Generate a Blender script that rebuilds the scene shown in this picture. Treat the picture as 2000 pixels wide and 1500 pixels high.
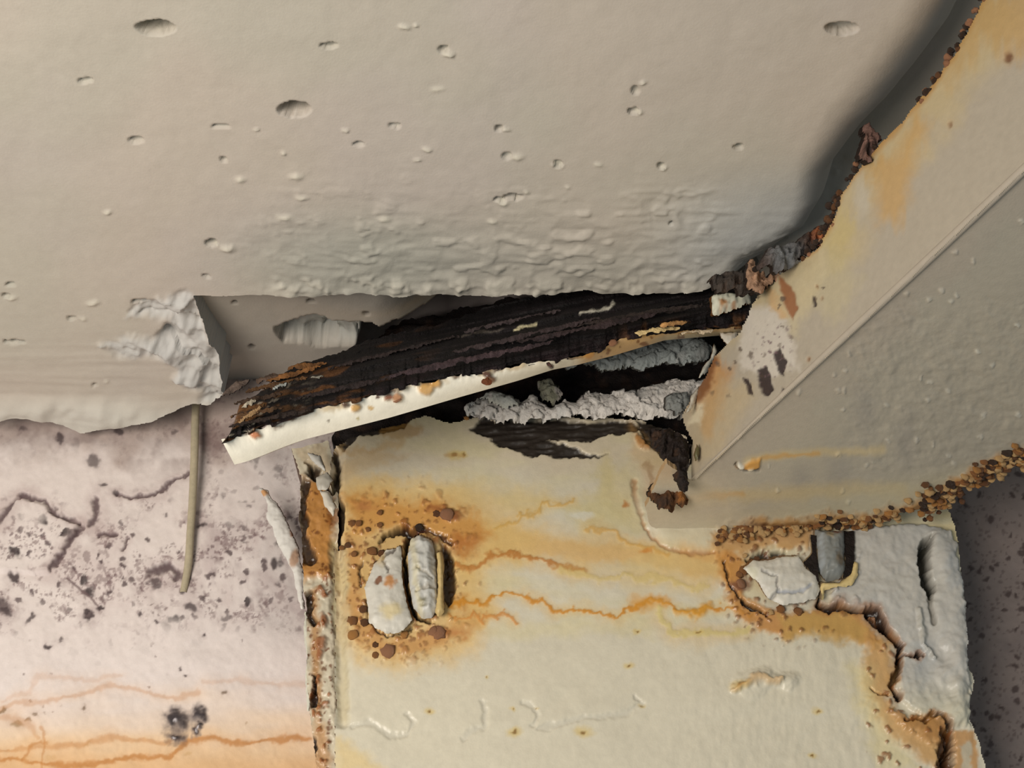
import bpy, bmesh, math, random
import numpy as np
from mathutils import Vector
random.seed(7)
for o in list(bpy.data.objects): bpy.data.objects.remove(o)
S = bpy.context.scene
COL = S.collection

# ------------------------------------------------------------------ camera, world, light, exposure
CAM = np.array([0.0, -0.5, 1.70]); PITCH = math.radians(40); FPX = 2144.0
cd = bpy.data.cameras.new('camera'); cam = bpy.data.objects.new('camera', cd); COL.objects.link(cam)
cam.location = CAM; cam.rotation_euler = (math.radians(90) + PITCH, 0, 0)
cd.sensor_width = 36.0; cd.lens = 36.0 * FPX / 2000.0; cd.clip_start = 0.01
S.camera = cam
w = bpy.data.worlds.new('world'); S.world = w; w.use_nodes = True
w.node_tree.nodes['Background'].inputs[0].default_value = (0.80, 0.93, 1.0, 1)
w.node_tree.nodes['Background'].inputs[1].default_value = 0.25
def area(name, loc, aim, size, power, color):
    l = bpy.data.lights.new(name, 'AREA'); l.shape = 'DISK'; l.size = size; l.energy = power; l.color = color
    o = bpy.data.objects.new(name, l); COL.objects.link(o); o.location = loc
    o.rotation_euler = (Vector(aim) - Vector(loc)).to_track_quat('-Z', 'Y').to_euler()
area('lamp', (-0.38, -0.64, 1.62), (-0.05, 0, 1.98), 0.44, 5.6, (1.0, 0.915, 0.82))
S.view_settings.view_transform = 'Standard'; S.view_settings.look = 'None'
S.view_settings.gamma = 1; S.view_settings.use_curve_mapping = False
S.view_settings.exposure = 0.0

# ------------------------------------------------------------------ maths
Fv = np.array([0, math.cos(PITCH), math.sin(PITCH)]); Uv = np.array([0, -math.sin(PITCH), math.cos(PITCH)]); Rv = np.array([1., 0, 0])
def rays(X, Y):
    X = np.asarray(X, float); Y = np.asarray(Y, float)
    return Fv + ((X - 1000) / FPX)[..., None] * Rv + ((750 - Y) / FPX)[..., None] * Uv
def on_plane(X, Y, p, n):
    r = rays(X, Y); p = np.asarray(p, float); n = np.asarray(n, float)
    s = np.dot(p - CAM, n) / (r @ n)
    return CAM + r * s[..., None]
def at_y(X, Y, y):
    r = rays(X, Y); s = (np.asarray(y, float) - CAM[1]) / r[..., 1]
    return CAM + r * s[..., None]
def lin(c):
    c = np.array(c, float) / 255.0
    return np.where(c <= 0.04045, c / 12.92, ((c + 0.055) / 1.055) ** 2.4)
def _h(i, j, s):
    i = np.asarray(i).astype(np.int64); j = np.asarray(j).astype(np.int64); k = int(round(s * 1013)) + 7919
    v = (i * 374761393 + j * 668265263 + k * 974634777) & 0xffffffff
    v = ((v ^ (v >> 13)) * 1274126177) & 0xffffffff; v = ((v ^ (v >> 16)) * 2246822519) & 0xffffffff; v = v ^ (v >> 15)
    return v / 4294967296.0
def vn(x, y, s=0):
    xi = np.floor(x); yi = np.floor(y); fx = x - xi; fy = y - yi
    fx = fx * fx * (3 - 2 * fx); fy = fy * fy * (3 - 2 * fy)
    a = _h(xi, yi, s); b = _h(xi + 1, yi, s); c = _h(xi, yi + 1, s); d = _h(xi + 1, yi + 1, s)
    return (a + (b - a) * fx) * (1 - fy) + (c + (d - c) * fx) * fy
def fbm(x, y, sc, o=4, s=0):           # about -0.5 .. 0.5
    t = 0; a = 1; n = 0
    for k in range(o):
        t = t + a * (vn(x / sc * 2 ** k + 17.3 * k, y / sc * 2 ** k - 9.1 * k, s + k * 3.1) - 0.5); n += a; a *= 0.55
    return t / n * 1.25
def ridged(x, y, sc, o=3, s=0):        # 0 .. 1, sharp crests
    t = 0; a = 1; n = 0
    for k in range(o):
        t = t + a * (1 - abs(2 * vn(x / sc * 2 ** k + 5 * k, y / sc * 2 ** k, s + k) - 1)); n += a; a *= 0.5
    return t / n
def worley(x, y, sc, s=0):
    x = x / sc; y = y / sc; xi = np.floor(x); yi = np.floor(y); d1 = np.full(x.shape, 9.0); d2 = d1.copy(); cid = d1 * 0
    for a in (-1, 0, 1):
        for b in (-1, 0, 1):
            i = xi + a; j = yi + b
            d = np.hypot(i + _h(i, j, s) - x, j + _h(i, j, s + 5) - y)
            c = d < d1
            d2 = np.where(c, d1, np.minimum(d2, d)); cid = np.where(c, _h(i, j, s + 9), cid); d1 = np.where(c, d, d1)
    return d1, d2, cid
def ss(a, b, x):
    t = np.clip((x - a) / (b - a), 0, 1); return t * t * (3 - 2 * t)
def dline(X, Y, pts, pad=None):
    d = np.full(X.shape, 1e4); pts = np.array(pts, float)
    ax = pts[:, 0]; ay = pts[:, 1]
    m = np.ones(X.shape, bool)
    if pad is not None: m = (X > ax.min() - pad) & (X < ax.max() + pad) & (Y > ay.min() - pad) & (Y < ay.max() + pad)
    x = X[m]; y = Y[m]; dd = np.full(x.shape, 1e4)
    for (x0, y0), (x1, y1) in zip(pts[:-1], pts[1:]):
        vx, vy = x1 - x0, y1 - y0; L = vx * vx + vy * vy + 1e-9
        t = np.clip(((x - x0) * vx + (y - y0) * vy) / L, 0, 1)
        dd = np.minimum(dd, np.hypot(x - x0 - t * vx, y - y0 - t * vy))
    d[m] = dd
    return d
def sdpoly(X, Y, pts, pad=None):
    pts = list(pts); d = dline(X, Y, pts + [pts[0]], pad); ins = np.zeros(X.shape, bool)
    for (x0, y0), (x1, y1) in zip(pts, pts[1:] + [pts[0]]):
        if y0 == y1: continue
        c = ((y0 > Y) != (y1 > Y)) & (X < (x1 - x0) * (Y - y0) / (y1 - y0) + x0)
        ins ^= c
    return np.where(ins, -d, d)
def axis(lo, hi, a, b, fine, coarse=45):
    return np.concatenate([np.arange(lo, a, coarse), np.arange(a, b, fine), np.arange(b, hi + 1, coarse)])

class Paint:
    """albedo and relief of one surface, laid out over that surface's own grid"""
    def __init__(s, X, Y, base, seed=0, warp=1.0):
        s.X, s.Y = X, Y; s.rgb = np.zeros(X.shape + (3,)) + lin(base); s.h = np.zeros(X.shape)
        s.g = np.zeros(X.shape)
        s.wx = (fbm(X, Y, 26, 4, seed) * 16 + fbm(X, Y, 7, 2, seed + 9) * 5) * warp
        s.wy = (fbm(X, Y, 26, 4, seed + 40) * 16 + fbm(X, Y, 7, 2, seed + 49) * 5) * warp
        s.seed = seed
    def W(s, jag): return s.X + s.wx * jag, s.Y + s.wy * jag
    def put(s, m, color, a=1.0, h=0.0, g=None):
        m = np.clip(m, 0, 1)
        if color is not None: s.rgb = s.rgb * (1 - (m * a)[..., None]) + lin(color) * (m * a)[..., None]
        if h: s.h = s.h + m * h
        if g is not None: s.g = s.g * (1 - m) + g * m
        return m
    def blob(s, cx, cy, rx, ry, color, a=1, soft=.5, jag=1, h=0, g=None):
        x, y = s.W(jag); d = np.hypot((x - cx) / rx, (y - cy) / ry)
        return s.put(1 - ss(1 - soft, 1 + soft * .3, d), color, a, h, g)
    def line(s, pts, wd, color, a=1, soft=.5, jag=1, h=0, vary=.5, g=None):
        x, y = s.W(jag); d = dline(x, y, pts, wd * 3 + 20)
        ww = wd * (1 + vary * 2 * fbm(s.X, s.Y, 40, 2, s.seed + 3))
        return s.put(1 - ss(1 - soft, 1 + soft, d / np.maximum(ww, .5)), color, a, h, g)
    def poly(s, pts, color, a=1, soft=3, jag=1, h=0, g=None):
        x, y = s.W(jag); d = sdpoly(x, y, pts)
        return s.put(1 - ss(-soft, soft, d), color, a, h, g)
    def speck(s, size, thr, color, a=1, mask=1.0, seed=0, h=0):
        d1, d2, c = worley(s.X + s.wx * .45 + fbm(s.X, s.Y, size * .45, 2, 71) * size * .45, s.Y + s.wy * .45 + fbm(s.X, s.Y, size * .45, 2, 72) * size * .45, size, seed + s.seed)
        r = .46 * c * c
        return s.put((1 - ss(r * .5, r + .06, d1)) * (c > thr) * mask, color, a, h)

# ------------------------------------------------------------------ materials
def material(name, rough=.5, spec=.4, bump=.25, bscale=900, vary=.12, gloss_rough=.16, coat=0.0):
    m = bpy.data.materials.new(name); m.use_nodes = True; nt = m.node_tree; N = nt.nodes; L = nt.links
    b = N['Principled BSDF']
    at = N.new('ShaderNodeAttribute'); at.attribute_name = 'Col'
    tc = N.new('ShaderNodeTexCoord')
    n1 = N.new('ShaderNodeTexNoise'); n1.inputs['Scale'].default_value = bscale; n1.inputs['Detail'].default_value = 6
    n2 = N.new('ShaderNodeTexNoise'); n2.inputs['Scale'].default_value = bscale * .3; n2.inputs['Detail'].default_value = 4
    L.new(tc.outputs['Object'], n1.inputs['Vector']); L.new(tc.outputs['Object'], n2.inputs['Vector'])
    mr = N.new('ShaderNodeMapRange'); mr.inputs[1].default_value = .3; mr.inputs[2].default_value = .7
    mr.inputs[3].default_value = 1 - vary; mr.inputs[4].default_value = 1 + vary
    L.new(n2.outputs['Fac'], mr.inputs[0])
    vm = N.new('ShaderNodeVectorMath'); vm.operation = 'SCALE'
    L.new(at.outputs['Color'], vm.inputs[0]); L.new(mr.outputs[0], vm.inputs['Scale'])
    L.new(vm.outputs[0], b.inputs['Base Color'])
    gl = N.new('ShaderNodeMapRange'); gl.inputs[3].default_value = rough; gl.inputs[4].default_value = gloss_rough
    L.new(at.outputs['Alpha'], gl.inputs[0]); L.new(gl.outputs[0], b.inputs['Roughness'])
    b.inputs['Specular IOR Level'].default_value = spec
    bp = N.new('ShaderNodeBump'); bp.inputs['Strength'].default_value = bump; bp.inputs['Distance'].default_value = .001
    L.new(n1.outputs['Fac'], bp.inputs['Height']); L.new(bp.outputs[0], b.inputs['Normal'])
    return m
M_conc = material('painted_concrete', .6, .3, .12, 900, .02)
M_wall = material('mouldy_wall_paint', .65, .25, .1, 1100, .03)
M_paint = material('old_steel_paint', .42, .4, .1, 1000, .04)
M_rust = material('flaking_rust', .7, .25, .8, 1100, .35)
M_mortar = material('crumbling_mortar', .7, .3, .6, 900, .12)
M_nod = material('rust_nodule', .5, .4, .6, 1500, .35)
M_strand = material('strand', .5, .3, .2, 1200, .08)

# ------------------------------------------------------------------ mesh builders
def mesh_obj(name, V, Fc, rgba, mat, parent=None, smooth=None, origin=None):
    org = np.array(parent.matrix_basis.translation if parent and parent.type == 'EMPTY' else (0, 0, 0), float)
    if parent is not None and parent.parent is not None: org = org + np.array(parent.parent.matrix_basis.translation)
    V = V - org
    me = bpy.data.meshes.new(name)
    me.vertices.add(len(V)); me.vertices.foreach_set('co', np.ascontiguousarray(V, np.float32).ravel())
    Fc = np.asarray(Fc, np.int32); k = Fc.shape[1]
    me.loops.add(Fc.size); me.loops.foreach_set('vertex_index', Fc.ravel())
    me.polygons.add(len(Fc)); me.polygons.foreach_set('loop_start', np.arange(0, Fc.size, k, dtype=np.int32))
    me.polygons.foreach_set('loop_total', np.full(len(Fc), k, np.int32))
    me.polygons.foreach_set('use_smooth', np.ones(len(Fc), bool) if smooth is None else smooth)
    ca = me.color_attributes.new('Col', 'FLOAT_COLOR', 'POINT')
    ca.data.foreach_set('color', np.ascontiguousarray(rgba, np.float32).ravel())
    me.update(calc_edges=True); me.materials.append(mat)
    o = bpy.data.objects.new(name, me); COL.objects.link(o)
    if parent is not None: o.parent = parent
    return o

def sheet(name, xs, ys, plane, mat, paint, region=None, jag=0.0, jseed=0, thick=(0, 0.01, 0), skirt=(60, 45, 35), parent=None, back=False, skirt_same=False, calm=None):
    """a surface with relief and true thickness: cells of a fine grid lying in its real plane"""
    X, Y = np.meshgrid(xs, ys); step = min(np.diff(xs).min(), np.diff(ys).min())
    p = paint(X, Y); ny, nx = X.shape
    keep = np.ones((ny - 1, nx - 1), bool); Xs, Ys = X.copy(), Y.copy()
    if region is not None:
        jx = (fbm(X, Y, 22, 4, jseed) * 20 + fbm(X, Y, 6, 2, jseed + 5) * 7) * jag
        jy = (fbm(X, Y, 22, 4, jseed + 20) * 20 + fbm(X, Y, 6, 2, jseed + 25) * 7) * jag
        if calm is not None:
            k = ss(6, 40, dline(X, Y, calm)); jx = jx * k; jy = jy * k
        sd = sdpoly(X + jx, Y + jy, region)
        c = (sd[:-1, :-1] + sd[1:, :-1] + sd[:-1, 1:] + sd[1:, 1:]) / 4
        keep = c < 0
        kp = np.pad(keep, 1); cnt = kp[:-1, :-1].astype(int) + kp[1:, :-1] + kp[:-1, 1:] + kp[1:, 1:]
        bd = (cnt > 0) & (cnt < 4) & (abs(sd) < step * 1.5)
        gy, gx = np.gradient(sd, ys, xs); gn = gx * gx + gy * gy + 1e-6
        mvx = np.clip(-sd * gx / gn, -step * .65, step * .65); mvy = np.clip(-sd * gy / gn, -step * .65, step * .65)
        Xs[bd] += mvx[bd]; Ys[bd] += mvy[bd]
    if callable(plane): Pn = plane(Xs, Ys, p.h)
    else:
        pt, n = plane; n = np.array(n, float); n /= np.linalg.norm(n)
        Pn = on_plane(Xs, Ys, pt, n) + p.h[..., None] * n
    V = Pn.reshape(-1, 3); rgba = np.concatenate([p.rgb.reshape(-1, 3), p.g.reshape(-1, 1)], 1)
    idx = np.arange(ny * nx).reshape(ny, nx)
    q = np.stack([idx[1:, :-1], idx[1:, 1:], idx[:-1, 1:], idx[:-1, :-1]], -1)[keep]
    used = np.zeros(ny * nx, bool); used[q.ravel()] = True
    re = -np.ones(ny * nx, int); re[used] = np.arange(used.sum())
    V = V[used]; rgba = rgba[used]; q = re[q]
    K = np.pad(keep, 1)
    E = []
    up = keep & ~K[:-2, 1:-1]; dn = keep & ~K[2:, 1:-1]; lf = keep & ~K[1:-1, :-2]; rt = keep & ~K[1:-1, 2:]
    E.append(np.stack([idx[:-1, 1:][up], idx[:-1, :-1][up]], -1)); E.append(np.stack([idx[1:, :-1][dn], idx[1:, 1:][dn]], -1))
    E.append(np.stack([idx[:-1, :-1][lf], idx[1:, :-1][lf]], -1)); E.append(np.stack([idx[1:, 1:][rt], idx[:-1, 1:][rt]], -1))
    E = np.concatenate(E)
    if calm is not None:
        dc = dline(X, Y, calm).ravel(); E = E[(dc[E[:, 0]] > 9) | (dc[E[:, 1]] > 9)]
    E = re[E]
    th = np.array(thick, float); bv = np.unique(E); m2 = -np.ones(len(V), int); m2[bv] = np.arange(len(bv))
    n0 = len(V); nb = len(bv)
    sc = np.concatenate([np.tile(lin(skirt), (nb, 1)), np.zeros((nb, 1))], 1)
    if skirt_same: sc = rgba[bv]
    VV = [V, V[bv], V[bv] + th]; CC = [rgba, sc, sc]
    e0 = n0 + m2[E[:, 0]]; e1 = n0 + m2[E[:, 1]]
    sk = np.stack([e1, e0, e0 + nb, e1 + nb], -1); Fs = [q, sk]
    if back:
        VV.append(V + th); CC.append(rgba * .0 + np.append(lin(skirt), 0)); Fs.append(q[:, ::-1] + n0 + 2 * nb)
    Fc = np.concatenate(Fs)
    sm = np.ones(len(Fc), bool); sm[len(q):len(q) + len(sk)] = False
    return mesh_obj(name, np.concatenate(VV), Fc, np.concatenate(CC), mat, parent, sm)

def thing(name, label, cat, loc, group=None):
    o = bpy.data.objects.new(name, None); COL.objects.link(o); o.location = loc; o.empty_display_size = .02
    o['label'] = label; o['category'] = cat; o['kind'] = 'thing'
    if group: o['group'] = group
    bpy.context.view_layer.update()
    return o

YW = 0.02; ZS = 1.70 + 0.396; ZR = 1.70 + 0.440; YC = -0.018; ZB = 1.70 + 0.307
SIDE_P = (0.087, -0.06, ZB); SIDE_N = (-0.9, -0.4358, 0)

# ================================================================== ceiling (underside of the concrete slab)
beam_top = [(1380, 640), (1470, 545), (1530, 520), (1590, 485), (1625, 430), (1640, 375), (1700, 300), (1750, 250), (1800, 190), (1860, 110), (1885, 60), (1925, -10), (2300, -450), (2900, -1100)]
rng = random.Random(3)
def paint_ceiling(X, Y):
    P = on_plane(X, Y, (0, 0, ZS), (0, 0, 1)); wx, wy = P[..., 0] * 3400, P[..., 1] * 3400
    p = Paint(X, Y, (190, 180, 167), 1, .5)
    p.put(ss(-.1, .3, fbm(X, Y, 420, 3, 8)), (184, 179, 165), .7)
    p.put(ss(0, .35, fbm(X, Y, 300, 3, 12)), (190, 180, 172), .5)
    p.blob(700, 520, 330, 130, (166, 168, 156), .6, .8, 0)
    p.blob(1500, 470, 250, 150, (184, 188, 188), .6, .8, 0)  # bluish shading near the beam put into the colour
    p.h += fbm(wx, wy, 90, 4, 2) * .0011 + fbm(wx, wy, 500, 2, 5) * .003
    rb = ss(380, 470, Y + fbm(X, Y, 150, 3, 4) * 160) * ss(430, 620, X) * (1 - .7 * ss(1380, 1450, X))
    rb = np.maximum(rb, .7 * ss(1330, 1460, X) * ss(380, 500, Y)) * (Y < 590)
    rb = np.maximum(rb, .35 * ss(260, 430, Y + fbm(X, Y, 200, 3, 14) * 200) * ss(380, 560, X) * (1 - ss(1100, 1350, X)) * (Y < 590))
    fx, fy = wx, wy * 1.9
    p.h += rb * (ridged(fx + fbm(wx, wy, 60, 3, 6) * 60, fy, 58, 3, 3) - .5) * .0018
    p.h += rb * ss(.12, .3, fbm(fx, fy, 40, 3, 31)) * .0009
    ed = ss(535, 555, Y) * (Y < 590) * ss(500, 560, X) * (1 - ss(1330, 1400, X))
    e2 = ed * ss(-.02, .2, fbm(X, Y, 30, 3, 44)); p.h += e2 * .0013
    p.put(e2, (210, 204, 188), .5)
    for (cx, cy, rx, ry, d) in [(305, 52, 38, 15, .007), (575, 212, 31, 15, .008), (1645, 58, 32, 12, .004), (642, 88, 18, 5, .003), (265, 275, 16, 6, .0025), (167, 158, 15, 5, .0018),
            (412, 475, 12, 7, .004), (272, 591, 18, 4, .005), (28, 667, 22, 3.5, .005), (12, 577, 9, 4, .004), (402, 541, 8, 3, .003), (183, 752, 6, 3, .003), (138, 621, 8, 3, .003),
            (1002, 380, 20, 5, .0045), (975, 386, 12, 4, .003), (974, 249, 9, 6, .003), (1290, 322, 8, 5, .003), (1443, 288, 9, 4, .003), (1309, 434, 4, 3, .004), (865, 95, 10, 6, .0025), (437, 312, 8, 5, .002), (990, 300, 10, 6, .002),
            (1237, 216, 12, 6, .003), (1240, 175, 8, 9, .002), (700, 280, 12, 4, .002), (770, 245, 12, 5, .002), (1090, 318, 9, 7, .003), (430, 248, 20, 4, .0018), (20, 555, 10, 3, .002), (1600, 470, 10, 8, .004)]:
        m = p.blob(cx, cy, rx, ry, None, 0, .22, .6, -d * (1.7 if rx > 25 else 1.1))
        p.put(m, (170, 172, 160), .35)
    for (cx, cy, r, d) in [(790, 52, 9, .002), (812, 48, 6, .002), (875, 105, 9, .003), (445, 484, 14, .0032), (420, 478, 6, .002), (500, 252, 5, .002), (674, 252, 6, .002), (555, 298, 6, .002), (990, 252, 7, .0025), (1030, 372, 6, .002),
            (980, 392, 10, .0022), (1090, 320, 10, .0026), (1010, 300, 12, .002), (1245, 217, 9, .0025), (1255, 160, 7, .002), (578, 345, 13, .0025), (470, 350, 11, .002), (590, 383, 10, .002), (558, 423, 14, .002), (183, 592, 11, .003), (160, 622, 7, .002),
            (22, 580, 9, .0025), (208, 748, 5, .002), (835, 288, 8, .002), (212, 415, 7, .002), (815, 310, 8, .002), (1297, 325, 7, .002), (1110, 362, 6, .002), (960, 432, 9, .002), (750, 425, 12, .002), (1170, 320, 8, .0015), (855, 175, 12, .0012)]:
        m = p.blob(cx, cy, r * 1.3, r * .6, None, 0, 1, 1.1, d * .6); p.put(m, (216, 210, 192), .6)
    # broken away corner beside the notch
    bs = 1 - ss(-8, 10, sdpoly(X + p.wx * 1.8, Y + p.wy * 1.8, [(345, 578), (375, 578), (388, 620), (405, 665), (425, 705), (440, 790), (392, 792), (400, 765), (360, 755), (340, 742), (345, 715), (320, 702), (235, 694), (195, 676), (235, 662), (300, 660), (325, 640), (330, 622), (245, 620), (262, 602), (300, 590)]))
    w1, w2, wc = worley(wx + fbm(wx, wy, 50, 3, 3) * 50 , wy * 1.4 - wx * .45, 95, 4)
    p.h += bs * ((wc - .6) * .0045 + (ridged(wx + wy * .5, wy - wx * .6, 75, 4, 22) - .66) * .013 + fbm(wx, wy, 26, 3, 8) * .0016)
    p.put(bs, (196, 198, 197), .6)
    # fine striations on the left run
    p.h += (X < 440) * ss(600, 700, Y) * fbm(wx * .12, wy * 1.5, 22, 3, 9) * .0007
    lip = ss(770, 812, Y + fbm(X, Y, 80, 2, 3) * 20) * (X < 460)
    p.put(lip, (212, 210, 200), .6); p.h += lip * .0035 * (1 + fbm(X, Y, 60, 3, 2) * 2)
    # the slab rounds off upwards before it meets the steel
    dd = dline(X, Y, beam_top); ins = sdpoly(X, Y, beam_top + [(2900, 900), (1380, 900)]) < 0
    dd = np.where(ins, -dd, dd)
    wd = 60 + 75 * ss(560, 100, Y)
    t = np.clip(1 - dd / wd, 0, 1.6)
    p.h -= .022 * t ** 2.0 * (1 - .4 * ss(480, 560, Y))
    return p
reg = [(-900, -520), (3000, -520), (3000, 760), (1530, 760), (1500, 600), (1480, 547), (1410, 547), (1390, 562), (1300, 571), (1250, 569), (1180, 573), (1150, 566), (1100, 571), (1050, 575), (1000, 569), (940, 577), (840, 572), (780, 578),
       (700, 571), (600, 579), (520, 576), (440, 580), (377, 579), (388, 615), (402, 655), (416, 690), (428, 715), (425, 735), (433, 752), (430, 770), (437, 782), (405, 793), (378, 789), (340, 803), (300, 812), (240, 824), (200, 828), (160, 838), (130, 833), (100, 822), (60, 815), (0, 816), (-100, 822), (-900, 830)]
ceiling = sheet('ceiling', axis(-900, 3000, -20, 2020, 3.2), axis(-520, 900, -20, 850, 3.2), ((0, 0, ZS), (0, 0, -1)), M_conc, paint_ceiling, reg, .12, 3, (0, 0, .046), (176, 178, 176))
ceiling['kind'] = 'structure'
def paint_recess(X, Y):
    P = on_plane(X, Y, (0, 0, ZR), (0, 0, 1)); wx, wy = P[..., 0] * 3400, P[..., 1] * 3400
    p = Paint(X, Y, (168, 161, 150), 5, .6)  # slab colour taken darker for the shade in the recess
    p.h += fbm(wx, wy, 120, 4, 2) * .0015 - .060 * ss(730, 1050, X)  # deepened towards the right so that end falls dark
    p.put(ss(0, .3, fbm(X, Y, 120, 3, 3)), (165, 160, 150), .5)
    m = p.poly([(538, 642), (570, 628), (610, 618), (650, 628), (725, 636), (760, 660), (700, 672), (640, 674), (590, 668), (556, 664)], (165, 166, 160), .8, 4, .8, 0)
    w1, w2, wc = worley(wx + fbm(wx, wy, 40, 3, 2) * 40, wy * .6, 60, 3); p.h += m * (-.020 + .010 * wc + .008 * ridged(wx, wy, 50, 4, 9)); p.put(m * ss(0, .3, fbm(wx, wy, 40, 3, 5)), (120, 122, 112), .6)
    p.poly([(640, 720), (700, 676), (738, 646), (765, 636), (860, 641), (940, 620), (1040, 590), (1200, 590), (1200, 800), (640, 800)], (60, 52, 48), .9, 3, .6, -.09)  # cavity behind the plate, its shade put into colour and depth
    for (x, y, r, q) in [(458, 590, 7, 3), (608, 588, 10, 3), (432, 678, 11, 3), (491, 677, 8, 4), (716, 612, 9, 3)]: p.blob(x, y, r, q, (50, 45, 40), .9, .5, .4, -.002)
    return p
sheet('recess', axis(300, 1700, 345, 1150, 3.), axis(556, 780, 556, 780, 3.), ((0, YW, ZR), (0, .31, -1)), M_conc, paint_recess, parent=ceiling, thick=(0, 0, .01))

# ================================================================== wall
def paint_wall(X, Y):
    p = Paint(X, Y, (226, 214, 208), 11)
    P = on_plane(X, Y, (0, YW, 0), (0, 1, 0)); wx, wy = P[..., 0] * 3400, P[..., 2] * 3400
    p.h += fbm(X, Y, 60, 4, 2) * .0016 + fbm(X, Y, 300, 2, 7) * .003
    n = fbm(X, Y, 60, 4, 31)
    top = 1 - ss(840, 930, Y + n * 90)
    p.put(top * (X < 700), (172, 152, 142), .75)  # brown top: mould and the slab lip's shade painted together
    p.put(ss(.0, .3, fbm(X, Y, 45, 4, 61)) * (1 - ss(880, 960, Y)), (130, 110, 105), .45)
    midr = ss(430, 570, X + n * 60) * (1 - ss(1180, 1300, Y)) * (X < 700)
    p.put(midr, (186, 178, 174), .55)  # grey shade under the plate, painted on beside the column
    mid = ss(960, 1040, Y + n * 120) * (1 - ss(1150, 1260, Y + n * 120))
    mz = mid * ss(-.1, .22, fbm(X, Y, 70, 4, 77)) * (X < 700)
    p.put(mz, (196, 178, 174), .45)
    p.put(mz * ss(.08, .2, fbm(X, Y, 13, 3, 90)), (120, 98, 98), .55)
    rd = ss(360, 450, X) * mid * (X < 600); p.put(rd * ss(-.05, .3, fbm(X, Y, 50, 4, 70)), (160, 142, 142), .5)
    den = np.clip(mid + .45 * (Y < 980) * ss(330, 500, X) + .25 * top, 0, 1)
    cl = ss(-.05, .12, fbm(X, Y, 40, 3, 9)); p.speck(10, .55, (105, 84, 86), .75, den * cl, 1); p.speck(17, .82, (84, 68, 70), .85, den, 2); p.speck(6.5, .5, (126, 104, 104), .7, den * cl, 3); p.put(den * cl * ss(.1, .2, fbm(X, Y, 9, 3, 99)), (132, 110, 110), .6)
    p.speck(26, .95, (60, 50, 52), .9, np.clip(den + .1, 0, 1) * (Y < 1300), 5); p.speck(8, .95, (112, 92, 90), .6, (Y > 1150) * (X < 650) * ss(0, .2, fbm(X, Y, 70, 3, 17)), 15)
    # cracked edge of a paint patch
    D = (92, 74, 76)
    for pts, wd in [([(-30, 1030), (15, 1000), (42, 965)], 9), ([(42, 962), (60, 970), (105, 995), (150, 1022)], 7), ([(150, 1022), (158, 1034), (135, 1060), (120, 1085), (100, 1112)], 6), ([(170, 1020), (185, 1000), (190, 975)], 8),
                    ([(228, 965), (260, 966), (300, 962), (318, 955), (345, 935), (372, 920)], 5), ([(235, 1075), (248, 1050)], 5), ([(300, 1115), (330, 1110), (345, 1130)], 11), ([(190, 1042), (222, 1042)], 6)]:
        p.line(pts, wd * 2.2, (182, 162, 158), .4, .9, 1.4); p.line(pts, wd * .6, D, .9, .8, 1.1, -.0012)
    p.line([(130, 1130), (170, 1160), (195, 1190)], 2, (110, 90, 90), .8, .6, .3)
    p.poly([(-60, 1030), (45, 972), (150, 1026), (152, 1040), (95, 1120), (-60, 1120)], None, 0, 4, .6, .0016)
    for (x, y, r, a) in [(118, 853, 12, .8), (42, 838, 9, .6), (185, 900, 14, .7), (230, 838, 12, .8), (340, 840, 8, .6), (395, 1028, 11, .9), (200, 948, 9, .8), (228, 962, 8, .8), (405, 900, 5, .5), (30, 1130, 10, .9), (5, 1185, 22, .85), (15, 1195, 14, .8),
                         (173, 1205, 14, .95), (168, 1195, 9, .9), (195, 1190, 8, .9), (96, 1265, 8, .9), (272, 1205, 7, .8), (310, 1222, 5, .8), (396, 1240, 6, .9), (360, 1160, 9, .7), (375, 1190, 10, .8), (440, 1205, 10, .6), (362, 1322, 5, .9), (436, 1350, 6, .8), (350, 1302, 4, .8), (3, 1390, 7, .9), (168, 1385, 7, .8), (32, 1415, 11, .8), (52, 1408, 6, .8), (65, 1393, 7, .7), (100, 1480, 13, .8), (50, 1482, 9, .9), (365, 1470, 7, .9), (172, 1452, 5, .7), (305, 1140, 12, .7), (62, 1205, 8, .8), (540, 1138, 7, .6), (480, 1060, 5, .6), (484, 985, 5, .5), (320, 1008, 6, .6), (118, 1250, 6, .7)]:
        p.blob(x, y, r * 2, r * 1.6, (160, 140, 138), a * .4, .9, 1.3); p.blob(x, y, r, r * .8, (66, 54, 56), a, .55, 1.2)
    p.blob(415, 860, 34, 44, (110, 85, 82), .6, .7, 2.2)
    # rust run marks low on the wall
    lo = ss(1330, 1480, Y + fbm(X, Y * 4, 200, 3, 15) * 70) * (X < 700)
    p.put(lo, (232, 196, 148), .75)
    p.put(ss(1440, 1500, Y + fbm(X, Y, 120, 2, 12) * 30) * (X < 700), (215, 170, 118), .65)
    O = (190, 128, 66)
    for pts, wd, a in [([(-20, 1392), (40, 1372), (85, 1368), (150, 1358), (200, 1342), (225, 1340), (300, 1358), (340, 1362), (385, 1350)], 4, .35), ([(0, 1370), (60, 1350), (75, 1322), (150, 1330), (240, 1318)], 4, .2),
                       ([(-20, 1470), (60, 1460), (170, 1450), (230, 1438), (260, 1446), (330, 1450)], 5, .5), ([(-20, 1488), (40, 1482), (90, 1492), (150, 1498), (220, 1485), (260, 1478), (330, 1478), (352, 1460), (366, 1443), (420, 1440), (450, 1450), (500, 1446), (600, 1440)], 5, .8),
                       ([(45, 1482), (60, 1455), (90, 1450)], 4, .6), ([(-20, 1412), (20, 1398), (60, 1420), (75, 1440)], 6, .35), ([(400, 1330), (480, 1330), (600, 1338)], 4, .2)]:
        p.line(pts, wd * 3, (226, 180, 130), a * .5, .9, .6); p.line(pts, wd, O, a, .7, .8)
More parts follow.
